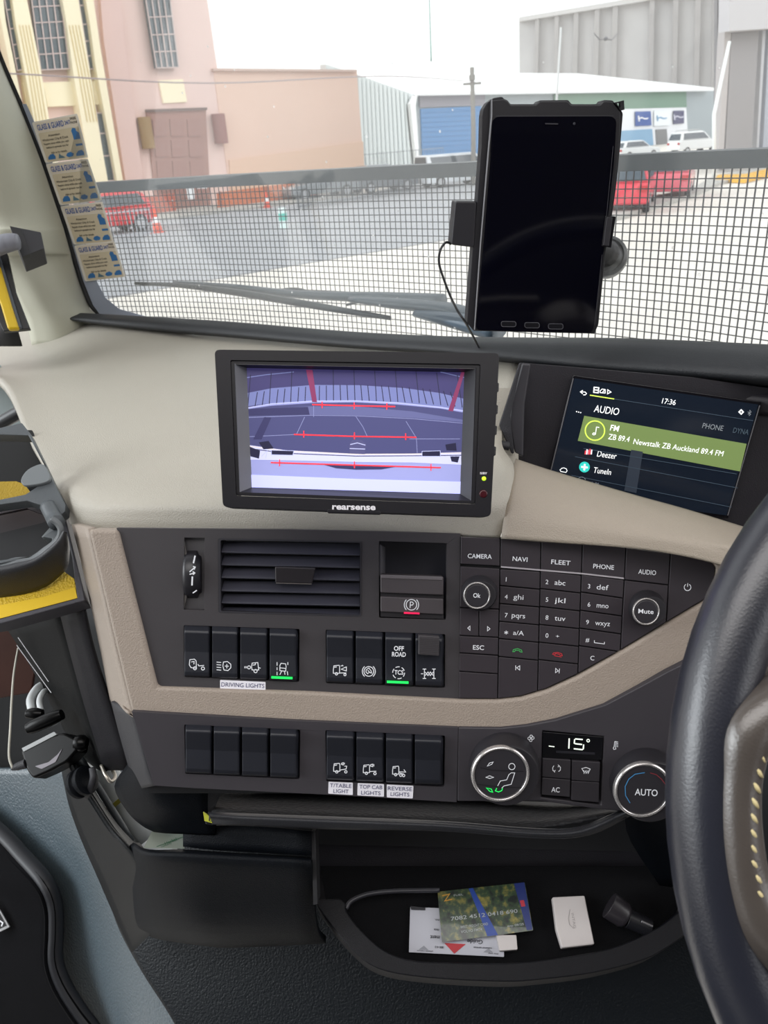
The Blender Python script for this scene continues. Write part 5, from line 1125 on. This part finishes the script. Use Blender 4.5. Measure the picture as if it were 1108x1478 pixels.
# pocket interior and paper things in it
pw = M_('pocket_grey', '#e2e6e6', .5); 
pk_ = thing('door_side_pocket', at(160, 1160, .85), 'narrow pale grey pocket gap between the black rail and the dash corner', 'pocket')
sheet('pocket_liner', [[(90, 1100, .84), (120, 1060, .86), (160, 1100, .88), (215, 1190, .90), (250, 1200, .9)], [(150, 1200, .82), (170, 1215, .83), (190, 1225, .84), (225, 1224, .85), (256, 1224, .85)]], pw, pk_, sm=3)
tube('pocket_ribbing', [at(116, 1095, .775), at(150, 1150, .77), at(190, 1215, .765)], .0035, M_('pocket_rib', '#3d4246', .4), pk_, n=10, sm=3)
tube('steel_tube', [at(150, 1105, .80), at(180, 1165, .80), at(212, 1210, .80)], .012, M_('pocket_tube', '#c5cacb', .35), pk_, n=12, sm=3)
yb = slab('yellow_clip', [(155, 1166), (172, 1152), (176, 1157), (160, 1170)], cpl(165, 1160, .775, (0, 0, 1)), 0, .003, M_('clip_olive', '#8c8430', .5), bevel=.0005); props(yb, 'small olive yellow clip in the pocket beside the dash corner', 'clip')
lf = thing('paper_leaflet', at(237, 1214, .745), 'pale green printed leaflet poking out of the pocket at the dash corner', 'leaflet')
lp = cpl(237, 1214, .735, (0, .3, 1))
slab('sheet', [(219, 1200), (265, 1204), (266, 1225), (207, 1224)], lp, 0, .0008, M_('leaflet_paper', '#cfdccf', .6), lf)
multi('printing', [text_data('Herbal', 246, 1214, 4, lp, .0004, w=18, ang=-22), text_data('remedy', 240, 1219, 3, lp, .0004, w=16, ang=-22), stroke_data([[(226, 1222), (264, 1208)]], .9, lp, .0004)], M_('leaflet_green', '#5f9b78', .6), lf)
rg = thing('webbing_loop', at(118, 1130, .74), 'black round socket cap with strap hanging under the charger', 'socket cap')
q_ = cpl(118, 1130, .70, (1, .55, .4))
lathe('cap', PL(at(120, 1128, .70), q_.n), 120, 1128, [(17, -.008), (17, -.004), (14, -.003), (14, 0), (17, .001), (17, .005), (10, .007)], lowm, rg, n=24)
tube('strap', [at(133, 1108, .695), at(134, 1125, .69), at(124, 1150, .70), at(112, 1140, .715)], .003, padm, rg, n=8, flat=.5)
tube('metal_ring', [at(146, 1105, .70), at(152, 1118, .69), at(160, 1128, .69), at(166, 1120, .70), at(158, 1104, .71)], .0016, M_('ring_metal', '#b9b3a8', .3, metal=.8), rg, n=8)
# tunnel / floor
def D(x, y):
    T = [(-300, 1.24), (-60, 1.14), (60, 1.05), (150, .965), (200, .925), (260, .91), (450, .885), (700, .86), (1000, .84), (1300, .84)]
    return interp(T, x) - (y-1160)/440*.06
rows = []
for y in (1110, 1160, 1250, 1330, 1410, 1478, 1600):
    sh = -(y-1160)*.22
    rows.append([at(x - (sh if x < 260 else 0)*(1 if x < 260 else 0), y, D(x, y)+(.10 if (y < 1300 and x > 200) else 0)) for x in (-420, -180, -60, 60, 150, 240, 450, 700, 1000, 1300)])
f_ = sheet('floor', rows, floorm, px=False, sm=5, solid=.01); props(f_, kind='structure')
tcv = sheet('tunnel_shade_cover', [[at(x0, y, D(x0, y)-.006)]+[at(x, y, D(x, y)-.012) for x in (x0+25, 520, 700, 1000, 1300)] for x0, y in ((146, 1180), (156, 1260), (172, 1330), (206, 1400), (252, 1478), (310, 1600))], M_('cover_plastic_and_shade', '#0b1015', .45, grain=420, bump=.7, var=.05, spec=.3), px=False, sm=5, solid=.004)  # panel over the hump; its dark colour also stands in for shade
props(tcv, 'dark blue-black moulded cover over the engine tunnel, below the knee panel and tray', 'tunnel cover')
ms_ = thing('floor_mat', at(30, 1400, 1.05), 'dark carpet mat with raised rubber border at the lower left', 'floor mat')
edge = [(-60, 1150), (0, 1203), (30, 1235), (62, 1272), (76, 1305), (78, 1345), (77, 1385), (88, 1420), (112, 1460), (140, 1500), (190, 1600)]
dm = lambda x, y: D(min(x, 60), y)-.03
rows = [[at(-400, y, dm(-400, y)) for x, y in edge], [at(-150, y, dm(-150, y)) for x, y in edge], [at(x-20, y, dm(x, y)) for x, y in edge], [at(x, y, dm(x, y)) for x, y in edge]]
sheet('carpet', rows, carpet, ms_, px=False, sm=3, solid=.012)
tube('rubber_border', [at(x+3, y, dm(x, y)-.003) for x, y in edge], .010, M_('border_rubber', '#1d1e23', .5), ms_, n=10, sm=4, flat=.6)
bp_ = cpl(0, 1325, 1.02, (0, .5, 1))
bd = slab('badge_plate', [(-30, 1300), (0, 1313), (14, 1338), (0, 1345), (-30, 1350)], bp_, .003, .003, M_('badge_silver', '#c4c6c9', .3, metal=.5), ms_, bevel=.0008)
slab('badge_face', [(-30, 1305), (-1, 1318), (9, 1336), (-2, 1341), (-30, 1345)], bp_, .004, .001, M_('badge_black', '#141417', .4), bd)
strokes('badge_lettering', [[(-2, 1328), (4, 1332), (2, 1337)]], 2, bp_, .0045, legm, bd)
# ------------------------------------------------------------------ tunnel tray
TY = cpl(720, 1340, .70, (0, .62, .78))
ty = thing('storage_tray', TY.p(720, 1360), 'black moulded storage tray on the tunnel below the shelf, holding cards', 'tray')
inn = [(497, 1312), (506, 1301), (530, 1291), (632, 1285), (760, 1283), (880, 1286), (985, 1300), (985, 1316), (950, 1338), (900, 1362), (858, 1374), (780, 1386), (724, 1390), (650, 1389), (595, 1386), (555, 1372), (522, 1344)]
outr = [(457, 1304), (490, 1292), (530, 1280), (632, 1276), (760, 1275), (880, 1278), (1000, 1290), (1035, 1300), (1000, 1340), (968, 1364), (930, 1385), (858, 1404), (780, 1414), (724, 1417), (614, 1411), (545, 1398), (505, 1368), (475, 1330)]
cl = lambda P, n=4: [(v.x, v.y) for v in cr([Vector((*p, 0)) for p in P], n, True)]
band = [(462, 1298), (457, 1306), (475, 1332), (505, 1368), (545, 1398), (614, 1411), (724, 1417), (780, 1414), (858, 1404), (930, 1385), (968, 1364), (1000, 1340), (1035, 1300), (1020, 1290)]
bin_ = [(1000, 1290), (985, 1310), (950, 1338), (900, 1362), (858, 1374), (780, 1386), (724, 1390), (650, 1389), (595, 1386), (555, 1372), (522, 1344), (500, 1316), (498, 1304), (490, 1297)]
op = lambda P: [(v.x, v.y) for v in cr([Vector((*p, 0)) for p in P], 4)]
slab('tray_rim', op(band)+op(bin_), TY, 0, .034, M_('tray_plastic', '#131317', .45, grain=1300, bump=.4, spec=.2), ty, bevel=.005, seg=3)
slab('tray_floor', [(462, 1250), (1030, 1250), (1030, 1310)]+outr[8:-1]+[(475, 1330)], TY, -.030, .004, M_('tray_floor', '#08080b', .8, spec=.15, grain=900, bump=.5), ty)
tube('back_highlight_edge', [TY.p(*q, -.012) for q in ((499, 1312), (505, 1302), (520, 1294), (540, 1289), (575, 1286), (634, 1285))], .0022, M_('tray_edge', '#34343a', .35), ty, n=8)
TF = PL(TY.p(720, 1340, -.028), TY.n)
cdp = lambda *P: [(560+x/2.638, 1250+y/2.638) for x, y in P]
dc = thing('paper_card', TF.p(655, 1345), 'white printed card with a red triangle, partly under the colourful card in the tray', 'card')
slab('card', rpoly(cdp((84, 156), (300, 164), (440, 180), (441, 346), (79, 328)), .8), TF, .002, .0012, M_('card_white', '#b9bac4', .5), dc)
slab('red_triangle', cdp((214, 293), (296, 297), (252, 334)), TF, .0024, .0003, M_('triangle_red', '#b3202c', .5), dc)
for a in ((116, 318), (362, 328)): slab('grey_triangle', cdp((a[0], a[1]), (a[0]+38, a[1]+2), (a[0]+20, a[1]-15)), TF, .0024, .0003, M_('triangle_grey', '#8d8f98', .5), dc)
def fl(s, x, y, h, w): X, Y = cdp((x, y))[0]; return text_data(s, X, Y, h/2.638, TF, .0025, w=w/2.638, ang=183, bold=.02)
multi('printing', [fl('Guide', 330, 288, 15, 60), fl('ment', 178, 272, 15, 36), fl('customer services', 360, 312, 7, 70), fl('1800 410', 195, 309, 8, 34), fl('please return', 140, 324, 5, 60), fl('this way', 400, 334, 5, 40), fl('no.', 186, 206, 8, 18), fl('date', 184, 243, 8, 20)], M_('card_ink', '#33343c', .6), dc)
hf = slab('black_card_sleeve', cdp((84, 152), (142, 158), (142, 168), (88, 166)), TF, .0035, .001, padm, bevel=.0003); props(hf, 'black corner of a plastic sleeve at the far left of the white card', 'sleeve')
mc = thing('payment_card', TF.p(700, 1317), 'colourful forest photograph payment card lying on top of the white card', 'card')
MQ = QM(cdp((188, 98), (520, 62), (552, 245), (205, 290)), 86, 54)
TC = PL(TF.p(700, 1317, .009), (TF.n + (RM @ Vector((-.03, .05, 0)))).normalized())
gm_ = M_('card_forest', '#37452f', .3, coat=.5)
if True:
    n = gm_.node_tree.nodes; l = gm_.node_tree.links; b = n['Principled BSDF']
    nz = n.new('ShaderNodeTexNoise'); nz.inputs['Scale'].default_value = 160; nz.inputs['Detail'].default_value = 6; tc = n.new('ShaderNodeTexCoord'); l.new(tc.outputs['Object'], nz.inputs[0])
    cr1 = n.new('ShaderNodeValToRGB'); e = cr1.color_ramp.elements; e[0].position = .35; e[0].color = (*lin('#141c1c'), 1); e[1].position = .72; e[1].color = (*lin('#8b7f3c'), 1); x_ = cr1.color_ramp.elements.new(.52); x_.color = (*lin('#33462f'), 1)
    l.new(nz.outputs[0], cr1.inputs[0]); l.new(cr1.outputs[0], b.inputs['Base Color'])
def cq(*P): return [MQ.px(*p) for p in P]
c_ = slab('card', rpoly(cq((0, 0), (86, 0), (86, 54), (0, 54)), 2), TC, 0, .0012, gm_, mc)
slab('blue_stripe', cq((30, 0), (34, 0), (52, 54), (42, 54), (37, 30)), TC, .0002, .0002, M_('card_blue', '#1e3f8f', .3), mc)
slab('blue_end', cq((75, 0), (85.5, 0), (85.5, 53), (80, 53)), TC, .0002, .0002, M_('card_indigo', '#22306b', .3), mc)
slab('red_logo', cq((78, 20), (82, 20), (82.5, 27), (78.5, 27)), TC, .0004, .0002, M_('card_red', '#b02a3a', .4), mc)
strokes('gold_mark', [cq((4, 5), (11, 4), (6, 11), (13, 10))], 1.8, TC, .0004, M_('card_gold', '#b98a2c', .4), mc)
def ct_(s, u, v, h, w, m): X, Y = MQ.px(u, v); return text_data(s, X, Y, h, TC, .0005, w=w, align='l', q=MQ, bold=.01)
ci = M_('card_print', '#9aa0a0', .4, metal=.3)
multi('printing', [ct_('7082 4512 0418 690', 10, 31, 4, 64, ci), ct_('WEST FREIGHT CARD', 18, 41, 2.6, 26, ci), ct_('VOLVO FM74', 18, 46, 2.6, 20, ci), ct_('exp 08/25', 62, 46, 2.2, 16, ci), ct_('FUEL', 15, 6, 2, 9, ci)], ci, mc)
wm_ = M_('device_white', '#c9c2c0', .5)
wd1 = thing('white_toll_tag', TF.p(828, 1330), 'flat white plastic toll tag with embossed mark at the right of the cards', 'toll tag')
WT = PL(TF.p(828, 1330, .008), TF.n)
slab('case', rpoly(cdp((625, 118), (748, 112), (786, 298), (662, 312), (640, 240)), 2.5), WT, 0, .008, wm_, wd1, bevel=.0012, seg=2)
multi('embossed_mark', [stroke_data([[(x, y) for x, y in cdp((692, 165), (686, 200), (690, 222), (706, 238))]], .8, WT, .0003), text_data('INTAG', *cdp((706, 208))[0], 3.6, WT, .0003, w=22, ang=80)], M_('emboss_grey', '#9b9594', .5), wd1)
wd2 = slab('white_eraser', rpoly(cdp((412, 262), (488, 262), (493, 318), (425, 323)), 1.5), WT, 0, .006, wm_, bevel=.001); props(wd2, 'small white block poking out from under the colourful card', 'block')
tc2 = thing('pocket_torch', TF.p(905, 1325), 'small black torch lying at the right end of the tray', 'torch')
a_ = TF.p(879, 1306, .016); b_ = TF.p(905, 1325, .014); c2 = TF.p(938, 1340, .012)
tube('head', [a_, a_.lerp(b_, .8), b_], [.0125, .0115, .009], M_('torch_black', '#2a272b', .35), tc2, n=20, sm=0)
tube('barrel', [b_, c2], [.0085, .008], M_('torch_barrel', '#1a1a1e', .35), tc2, n=20, sm=0)
tube('pocket_clip', [b_.lerp(c2, .5)+TF.n*.009, c2+TF.n*.009], .0012, M_('clip_steel', '#8f8d90', .3, metal=.7), tc2, sm=0)
# ------------------------------------------------------------------ cup holder console at the left
cgm = M_('cup_grey_plastic', '#4c5155', .42, grain=1500, bump=.3); cdm = M_('cup_dark', '#26242a', .5, grain=1200, bump=.3); yel = M_('yellow_grip_mat', '#c9a820', .6, grain=500, bump=1.0, voro=True)
bz = lambda *P: [(x/4.107, 560+y/4.107) for x, y in P]
HZ = lambda x, y, d: PL(at(x, y, d), (RM @ Vector((0, .5, .86))))
con = thing('cup_holder_console', at(40, 760, .66), 'grey twin cup holder on a tray with yellow grip mats at the left edge', 'cup holder')
P1 = HZ(60, 720, .68)
outer = bz((-160, 235), (0, 235), (128, 205), (180, 270), (262, 440), (300, 520), (345, 610), (388, 690), (385, 730), (350, 760), (345, 830), (352, 850), (345, 900), (322, 925), (182, 1003), (0, 1040), (-160, 1060))
hole1 = bz((-140, 275), (0, 275), (168, 280), (232, 400), (262, 455), (170, 478), (128, 545), (150, 578), (240, 568), (180, 610), (150, 630), (0, 660), (-140, 680))
hole2 = bz((-140, 720), (0, 690), (158, 668), (268, 702), (286, 780), (328, 830), (250, 880), (310, 892), (300, 915), (180, 998), (60, 1012), (-140, 1040))
o_ = slab('console_rim', outer, P1, 0, .012, cgm, con, holes=[hole1, hole2], bevel=.0018, seg=3)
ringo = bz((-160, 1060), (0, 1036), (90, 1010), (182, 1000), (250, 960), (322, 905), (345, 850), (372, 870), (398, 900), (403, 1000), (385, 1090), (300, 1172), (150, 1225), (0, 1252), (-160, 1270))
sheet('cup_wall', [[(*p, .66) for p in bz((-160, 1065), (0, 1035), (100, 1012), (190, 1000), (260, 950), (325, 900), (350, 845))], [(*p, .645) for p in bz((-160, 1090), (0, 1072), (110, 1050), (205, 1020), (285, 965), (350, 900), (378, 850))], [(*p, .655) for p in bz((-160, 1180), (0, 1160), (130, 1130), (250, 1080), (335, 1020), (395, 960), (402, 880))], [(*p, .672) for p in bz((-160, 1265), (0, 1248), (140, 1222), (270, 1180), (350, 1120), (402, 1060), (415, 960))]], M_('cup_wall', '#2e2f33', .45, grain=1500, bump=.3), con, sm=4, solid=.004)
sheet('cup_lip', [[(*p, .652) for p in bz((-160, 1050), (0, 1028), (90, 1004), (182, 996), (250, 950), (318, 898), (340, 850), (325, 815), (288, 790))], [(*p, .648) for p in bz((-160, 1075), (0, 1058), (96, 1035), (196, 1014), (268, 966), (333, 905), (352, 850), (338, 808), (295, 778))]], M_('cup_lip', '#5c6063', .38, grain=1500, bump=.3), con, sm=4, solid=.004)  # lip lightened and wall darkened: cup front's highlight and shade put into colour
slab('cup_inner_wall', bz((-160, 660), (160, 650), (290, 690), (300, 800), (340, 860), (260, 980), (150, 1020), (-160, 1080)), HZ(40, 780, .73), 0, .003, M_('cup_inner', '#2d2528', .5), con)
slab('cup_inner_band', bz((-160, 690), (160, 664), (270, 700), (286, 760), (160, 712), (0, 745), (-160, 770)), HZ(40, 740, .70), 0, .003, M_('cup_inner_band', '#3a3338', .5), con)
slab('compartment_wall', bz((-160, 240), (190, 250), (300, 520), (200, 640), (-160, 690)), HZ(30, 660, .82), 0, .003, M_('compartment_dark', '#050507', .8), con)
slab('yellow_mat', bz((-160, 560), (0, 555), (95, 553), (190, 585), (200, 640), (-160, 690)), HZ(30, 700, .74), 0, .003, M_('yellow_mat_far', '#a08418', .7, grain=500, bump=1.0), con)
slab('spring_clip', [(v.x, v.y) for v in cr([Vector((*p, 0)) for p in bz((258, 452), (200, 462), (150, 495), (122, 545), (140, 574), (190, 574), (262, 560), (298, 530))], 3, True)], P1, .004, .004, M_('clip_grey', '#6d7275', .4), con, bevel=.001)
slab('spring_clip', rpoly(bz((243, 885), (300, 820), (335, 820), (330, 892)), 2), P1, -.012, .004, MATS['clip_grey'], con, bevel=.001)
tube('catch', [at(*bz((285, 700))[0], .68), at(*bz((320, 770))[0], .67), at(*bz((335, 800))[0], .66)], .007, cgm, con)
slab('tray_base', bz((-160, 1405), (0, 1385), (480, 1255), (440, 980), (375, 740), (250, 800), (-160, 900)), HZ(60, 860, .70), 0, .004, holem, con)
tray = slab('tray_frame', bz((-160, 1420), (0, 1397), (505, 1258), (488, 1170), (440, 980), (375, 715), (352, 790), (372, 860), (400, 900), (425, 1000), (440, 1130), (458, 1245), (0, 1366), (-160, 1390)), HZ(60, 860, .665), 0, .018, M_('tray_frame_grey', '#3c3b42', .5, grain=1500, bump=.5), con, bevel=.0012)
slab('yellow_mat', bz((-160, 1200), (0, 1180), (300, 1100), (375, 1085), (438, 1130), (462, 1245), (0, 1367), (-160, 1395)), HZ(60, 860, .672), 0, .004, yel, con)
slab('yellow_mat_edge', bz((-160, 1310), (0, 1288), (250, 1240), (445, 1182), (458, 1245), (0, 1366), (-160, 1390)), HZ(60, 860, .669), 0, .002, M_('yellow_edge', '#d9b51c', .5), con)
# console side below the tray
sp_ = thing('console_side_panel', at(100, 1000, .70), 'black lower side panel under the cup holder tray, left of the cream surround', 'side panel')
sheet('front_face', [[(86, 885, .70), (100, 940, .70), (122, 1020, .70), (150, 1112, .70)], [(118, 872, .675), (132, 935, .677), (156, 1012, .68), (190, 1112, .68)]], M_('side_front', '#17161a', .6, spec=.15, grain=1300, bump=.4), sp_, sm=3)
sheet('side_face', [[(8, 905, .80), (40, 955, .80), (80, 1030, .80), (110, 1085, .80), (142, 1112, .80)], [(50, 892, .75), (72, 950, .75), (100, 1020, .75), (124, 1075, .75), (146, 1112, .75)], [(88, 884, .70), (102, 940, .70), (123, 1020, .70), (137, 1070, .70), (152, 1114, .70)]], M_('side_dark', '#08090a', .7, spec=.12, grain=1300, bump=.4), sp_, sm=3)
tube('white_pinstripe', [at(26, 920, .775), at(70, 984, .77)], .0004, legm, sp_, sm=0, n=6); tube('white_pinstripe', [at(24, 931, .778), at(74, 1000, .772)], .0004, legm, sp_, sm=0, n=6)
# footwell behind
bw = sheet('wall_footwell', [[(-200, 860, 1.15), (60, 860, 1.1), (200, 880, 1.0)], [(-200, 1000, 1.2), (60, 1000, 1.15), (200, 1000, 1.05)], [(-200, 1180, 1.25), (60, 1180, 1.2), (240, 1200, 1.0)]], M_('footwell_black', '#0d0e10', .8), sm=3); props(bw, kind='structure')
rb_ = slab('brown_panel', [(-120, 900), (5, 905), (26, 915), (52, 960), (45, 1000), (-120, 1030)], cpl(0, 960, 1.05, (.2, 0, 1)), 0, .01, M_('redwood_brown', '#42251d', .5, var=.5, vscale=14), bevel=.002); props(rb_, 'dark reddish brown panel in the footwell behind the cable', 'panel')
dl = sheet('door_1', [[(-700, 640, 1.25), (-300, 640, 1.22), (-20, 645, 1.15)], [(-700, 760, 1.2), (-300, 760, 1.18), (20, 760, 1.1)], [(-700, 900, 1.25), (-300, 900, 1.22), (40, 900, 1.12)]], M_('door_card', '#2a2a2d', .7), sm=3); props(dl, kind='structure')
# chargers
def orient(name, a, b, rs, m, parent, n=20, **k): return tube(name, [a.lerp(b, i/(len(rs)-1)) for i in range(len(rs))], rs, m, parent, sm=0, n=n, **k)
chm = M_('charger_gloss', '#060607', .28, spec=.2)
c1_ = thing('power_plug', at(62, 1038, .74), 'upper black ribbed power plug on the console side with pale conduit above', 'plug')
orient('plug_body', at(40, 1052, .735), at(90, 1031, .735), [.0055, .0068, .0068, .0068, .0064, .0050], chm, c1_)
orient('ribbed_cap', at(38, 1030, .745), at(62, 1030, .745), [.004, .0055, .0055, .004], chm, c1_)
tube('pale_conduit', [at(46, 1026, .77), at(44, 1010, .78), at(52, 995, .79), at(62, 988, .80)], .004, M_('conduit_grey', '#b9bdbe', .4), c1_, n=10)
tube('pale_conduit', [at(60, 1028, .76), at(57, 1012, .77), at(62, 1000, .78), at(70, 996, .80)], .003, MATS['conduit_grey'], c1_, n=10)
c2_ = thing('car_charger', at(70, 1090, .72), 'larger black car charger with thin cord plugged in beside the pocket', 'charger')
q_ = cpl(70, 1090, .72, (-.2, .4, 1))
slab('charger_body', rpoly([(29, 1083), (62, 1064), (92, 1057), (110, 1066), (112, 1082), (96, 1100), (70, 1114), (47, 1124), (38, 1112)], 5), q_, .008, .02, chm, c2_, bevel=.006, seg=4)
slab('highlight_strip', rpoly([(31, 1080), (78, 1056), (82, 1060), (34, 1085)], 1), q_, .009, .003, M_('charger_edge', '#8c8f90', .3), c2_, bevel=.0008)
slab('thumb_dent', rpoly([(50, 1106), (70, 1100), (84, 1088), (90, 1080), (80, 1100), (60, 1110)], 2), q_, .0086, .001, M_('dent_gloss', '#6f6a72', .25), c2_, bevel=.0004)
orient('neck', at(108, 1072, .715), at(126, 1073, .715), [.006, .0075, .0075, .005], chm, c2_)
orient('strain_relief', at(17, 1109, .715), at(38, 1102, .715), [.0022, .0035, .004, .0045], padm, c2_)
cd_ = tube('charger_cord', [at(26, 936, .80), at(20, 972, .76), at(17, 1010, .74), at(15, 1050, .725), at(13, 1090, .716), at(18, 1109, .713)], .0011, M_('cord_pale', '#b5b3a8', .4), None, n=8); props(cd_, 'thin pale cord hanging down to the larger charger at the left edge', 'cord')
# ------------------------------------------------------------------ steering wheel
lea = M_('wheel_leather', '#1d1f29', .33, grain=900, bump=.12, var=.3, vscale=18, spec=.9)
lea2 = M_('spoke_leather', '#46403c', .3, grain=900, bump=.12, var=.15, vscale=18, spec=1.0)
A_, B_, C_ = at(1127, 780, .345), at(1019, 1100, .335), at(1118, 1520, .325)
ab, ac = B_-A_, C_-A_; nn = ab.cross(ac)
cen = A_ + (nn.cross(ab)*ac.length_squared + ac.cross(nn)*ab.length_squared)/(2*nn.length_squared); RW = (A_-cen).length
nn.normalize()
if nn.dot(EYE-cen) < 0: nn = -nn
print('WHEEL R', RW, cen)
sw_ = thing('steering_wheel', cen, 'dark leather steering wheel with cream stitching, large and close at the right edge', 'steering wheel')
u = (A_-cen).normalized(); v = nn.cross(u)
tube('rim', [cen+(u*math.cos(a)+v*math.sin(a))*RW for a in [2*math.pi*i/72 for i in range(72)]], .0165, lea, sw_, closed=True, sm=0, n=28, up=nn)
def wpp(x, y, off=0): return PL(cen, nn).p(x, y, off)
tube('spoke_pad', [wpp(1170, 985, .008), wpp(1115, 1018, .010), wpp(1078, 1055, .012), wpp(1065, 1120, .012), wpp(1065, 1200, .012), wpp(1076, 1275, .011), wpp(1104, 1335, .010), wpp(1160, 1390, .008)], [.010, .012, .0115, .0095, .0095, .0105, .013, .014], lea2, sw_, n=20)
vs_, fs_d = grid_data([[wpp(1030, 980, -.002), wpp(1030, 1100, -.002), wpp(1030, 1250, -.002), wpp(1050, 1400, -.002)], [wpp(1075, 1000, .004), wpp(1068, 1100, .007), wpp(1070, 1250, .007), wpp(1090, 1350, .004)]], 5)
obj('pad_web', vs_, fs_d, lea2, sw_, smooth=True, solid=.006)
slab('spoke', [(1100, 930), (1300, 900), (1480, 900), (1480, 1080), (1300, 1060), (1130, 1080), (1098, 1085), (1080, 1040)], PL(cen, nn), .004, .014, lea2, sw_, bevel=.004, seg=3)
slab('spoke', [(1095, 1300), (1112, 1296), (1300, 1300), (1480, 1200), (1500, 1360), (1300, 1470), (1120, 1420), (1080, 1350)], PL(cen, nn), .004, .014, lea2, sw_, bevel=.004, seg=3)
hubp = [wpp(1300, 900)]
lathe('hub', PL(cen, nn), *( (lambda q: (q[0], q[1]))((lambda w: (CX+FPX*w.x/-w.z, CY-FPX*w.y/-w.z))(RM.inverted() @ (cen-EYE)))), [(200, -.03), (210, .0), (190, .02), (120, .028)], lea2, sw_)
stm = M_('stitch_cream', '#c8b98a', .6)
sts = []
for k in range(10):
    y = 1092+k*22; x = 1100-14*math.sin(math.pi*(y-1080)/260)+ (4 if y > 1250 else 0)
    sts.append(tube_data([wpp(x-5, y-7, .0205), wpp(x+1, y+1, .021), wpp(x+5, y+8, .0198)], [.0006, .0010, .0006], n=6, sm=2))
for s__ in sts: obj('stitch', *s__, stm, sw_, smooth=True)
# column shroud behind the wheel, dark
cs = sheet('wall_column', [[(1085, 960, .50), (1120, 940, .48), (1250, 920, .46)], [(1040, 1160, .50), (1120, 1120, .48), (1250, 1100, .46)], [(1060, 1250, .52), (1120, 1250, .50), (1250, 1250, .48)], [(1050, 1340, .56), (1120, 1350, .54), (1250, 1350, .5)]], holem, sm=3)
cs.name = 'steering_column'; props(cs, 'dark steering column cover seen through the gap in the wheel spokes', 'steering column')
# ================================================================== rest of the cab around the camera (daylight comes in through its windows)
headm = M_('headliner', '#8f8c84', .9)
def bx_(name, c, sx, sy, sz, m):
    o = obj(name, *box_data(c, sx, sy, sz), m); props(o, kind='structure'); return o
dtrim = M_('rear_trim', '#3a3a3b', .9); dfl = M_('cab_floor_dark', '#141416', .95)
bx_('ceiling', (0, -.35, 3.12), 3.0, 2.1, .03, headm)
bx_('wall_rear', (0, -1.4, 2.3), 3.0, .03, 1.7, dtrim)
bx_('wall_right', (1.0, -.3, 1.75), .03, 2.2, .75, dtrim)
bx_('wall_left_lower', (-1.75, -.3, 1.5), .03, 2.2, .45, dtrim)
bx_('floor', (-.2, -.55, 1.28), 2.5, 1.7, .03, dfl)
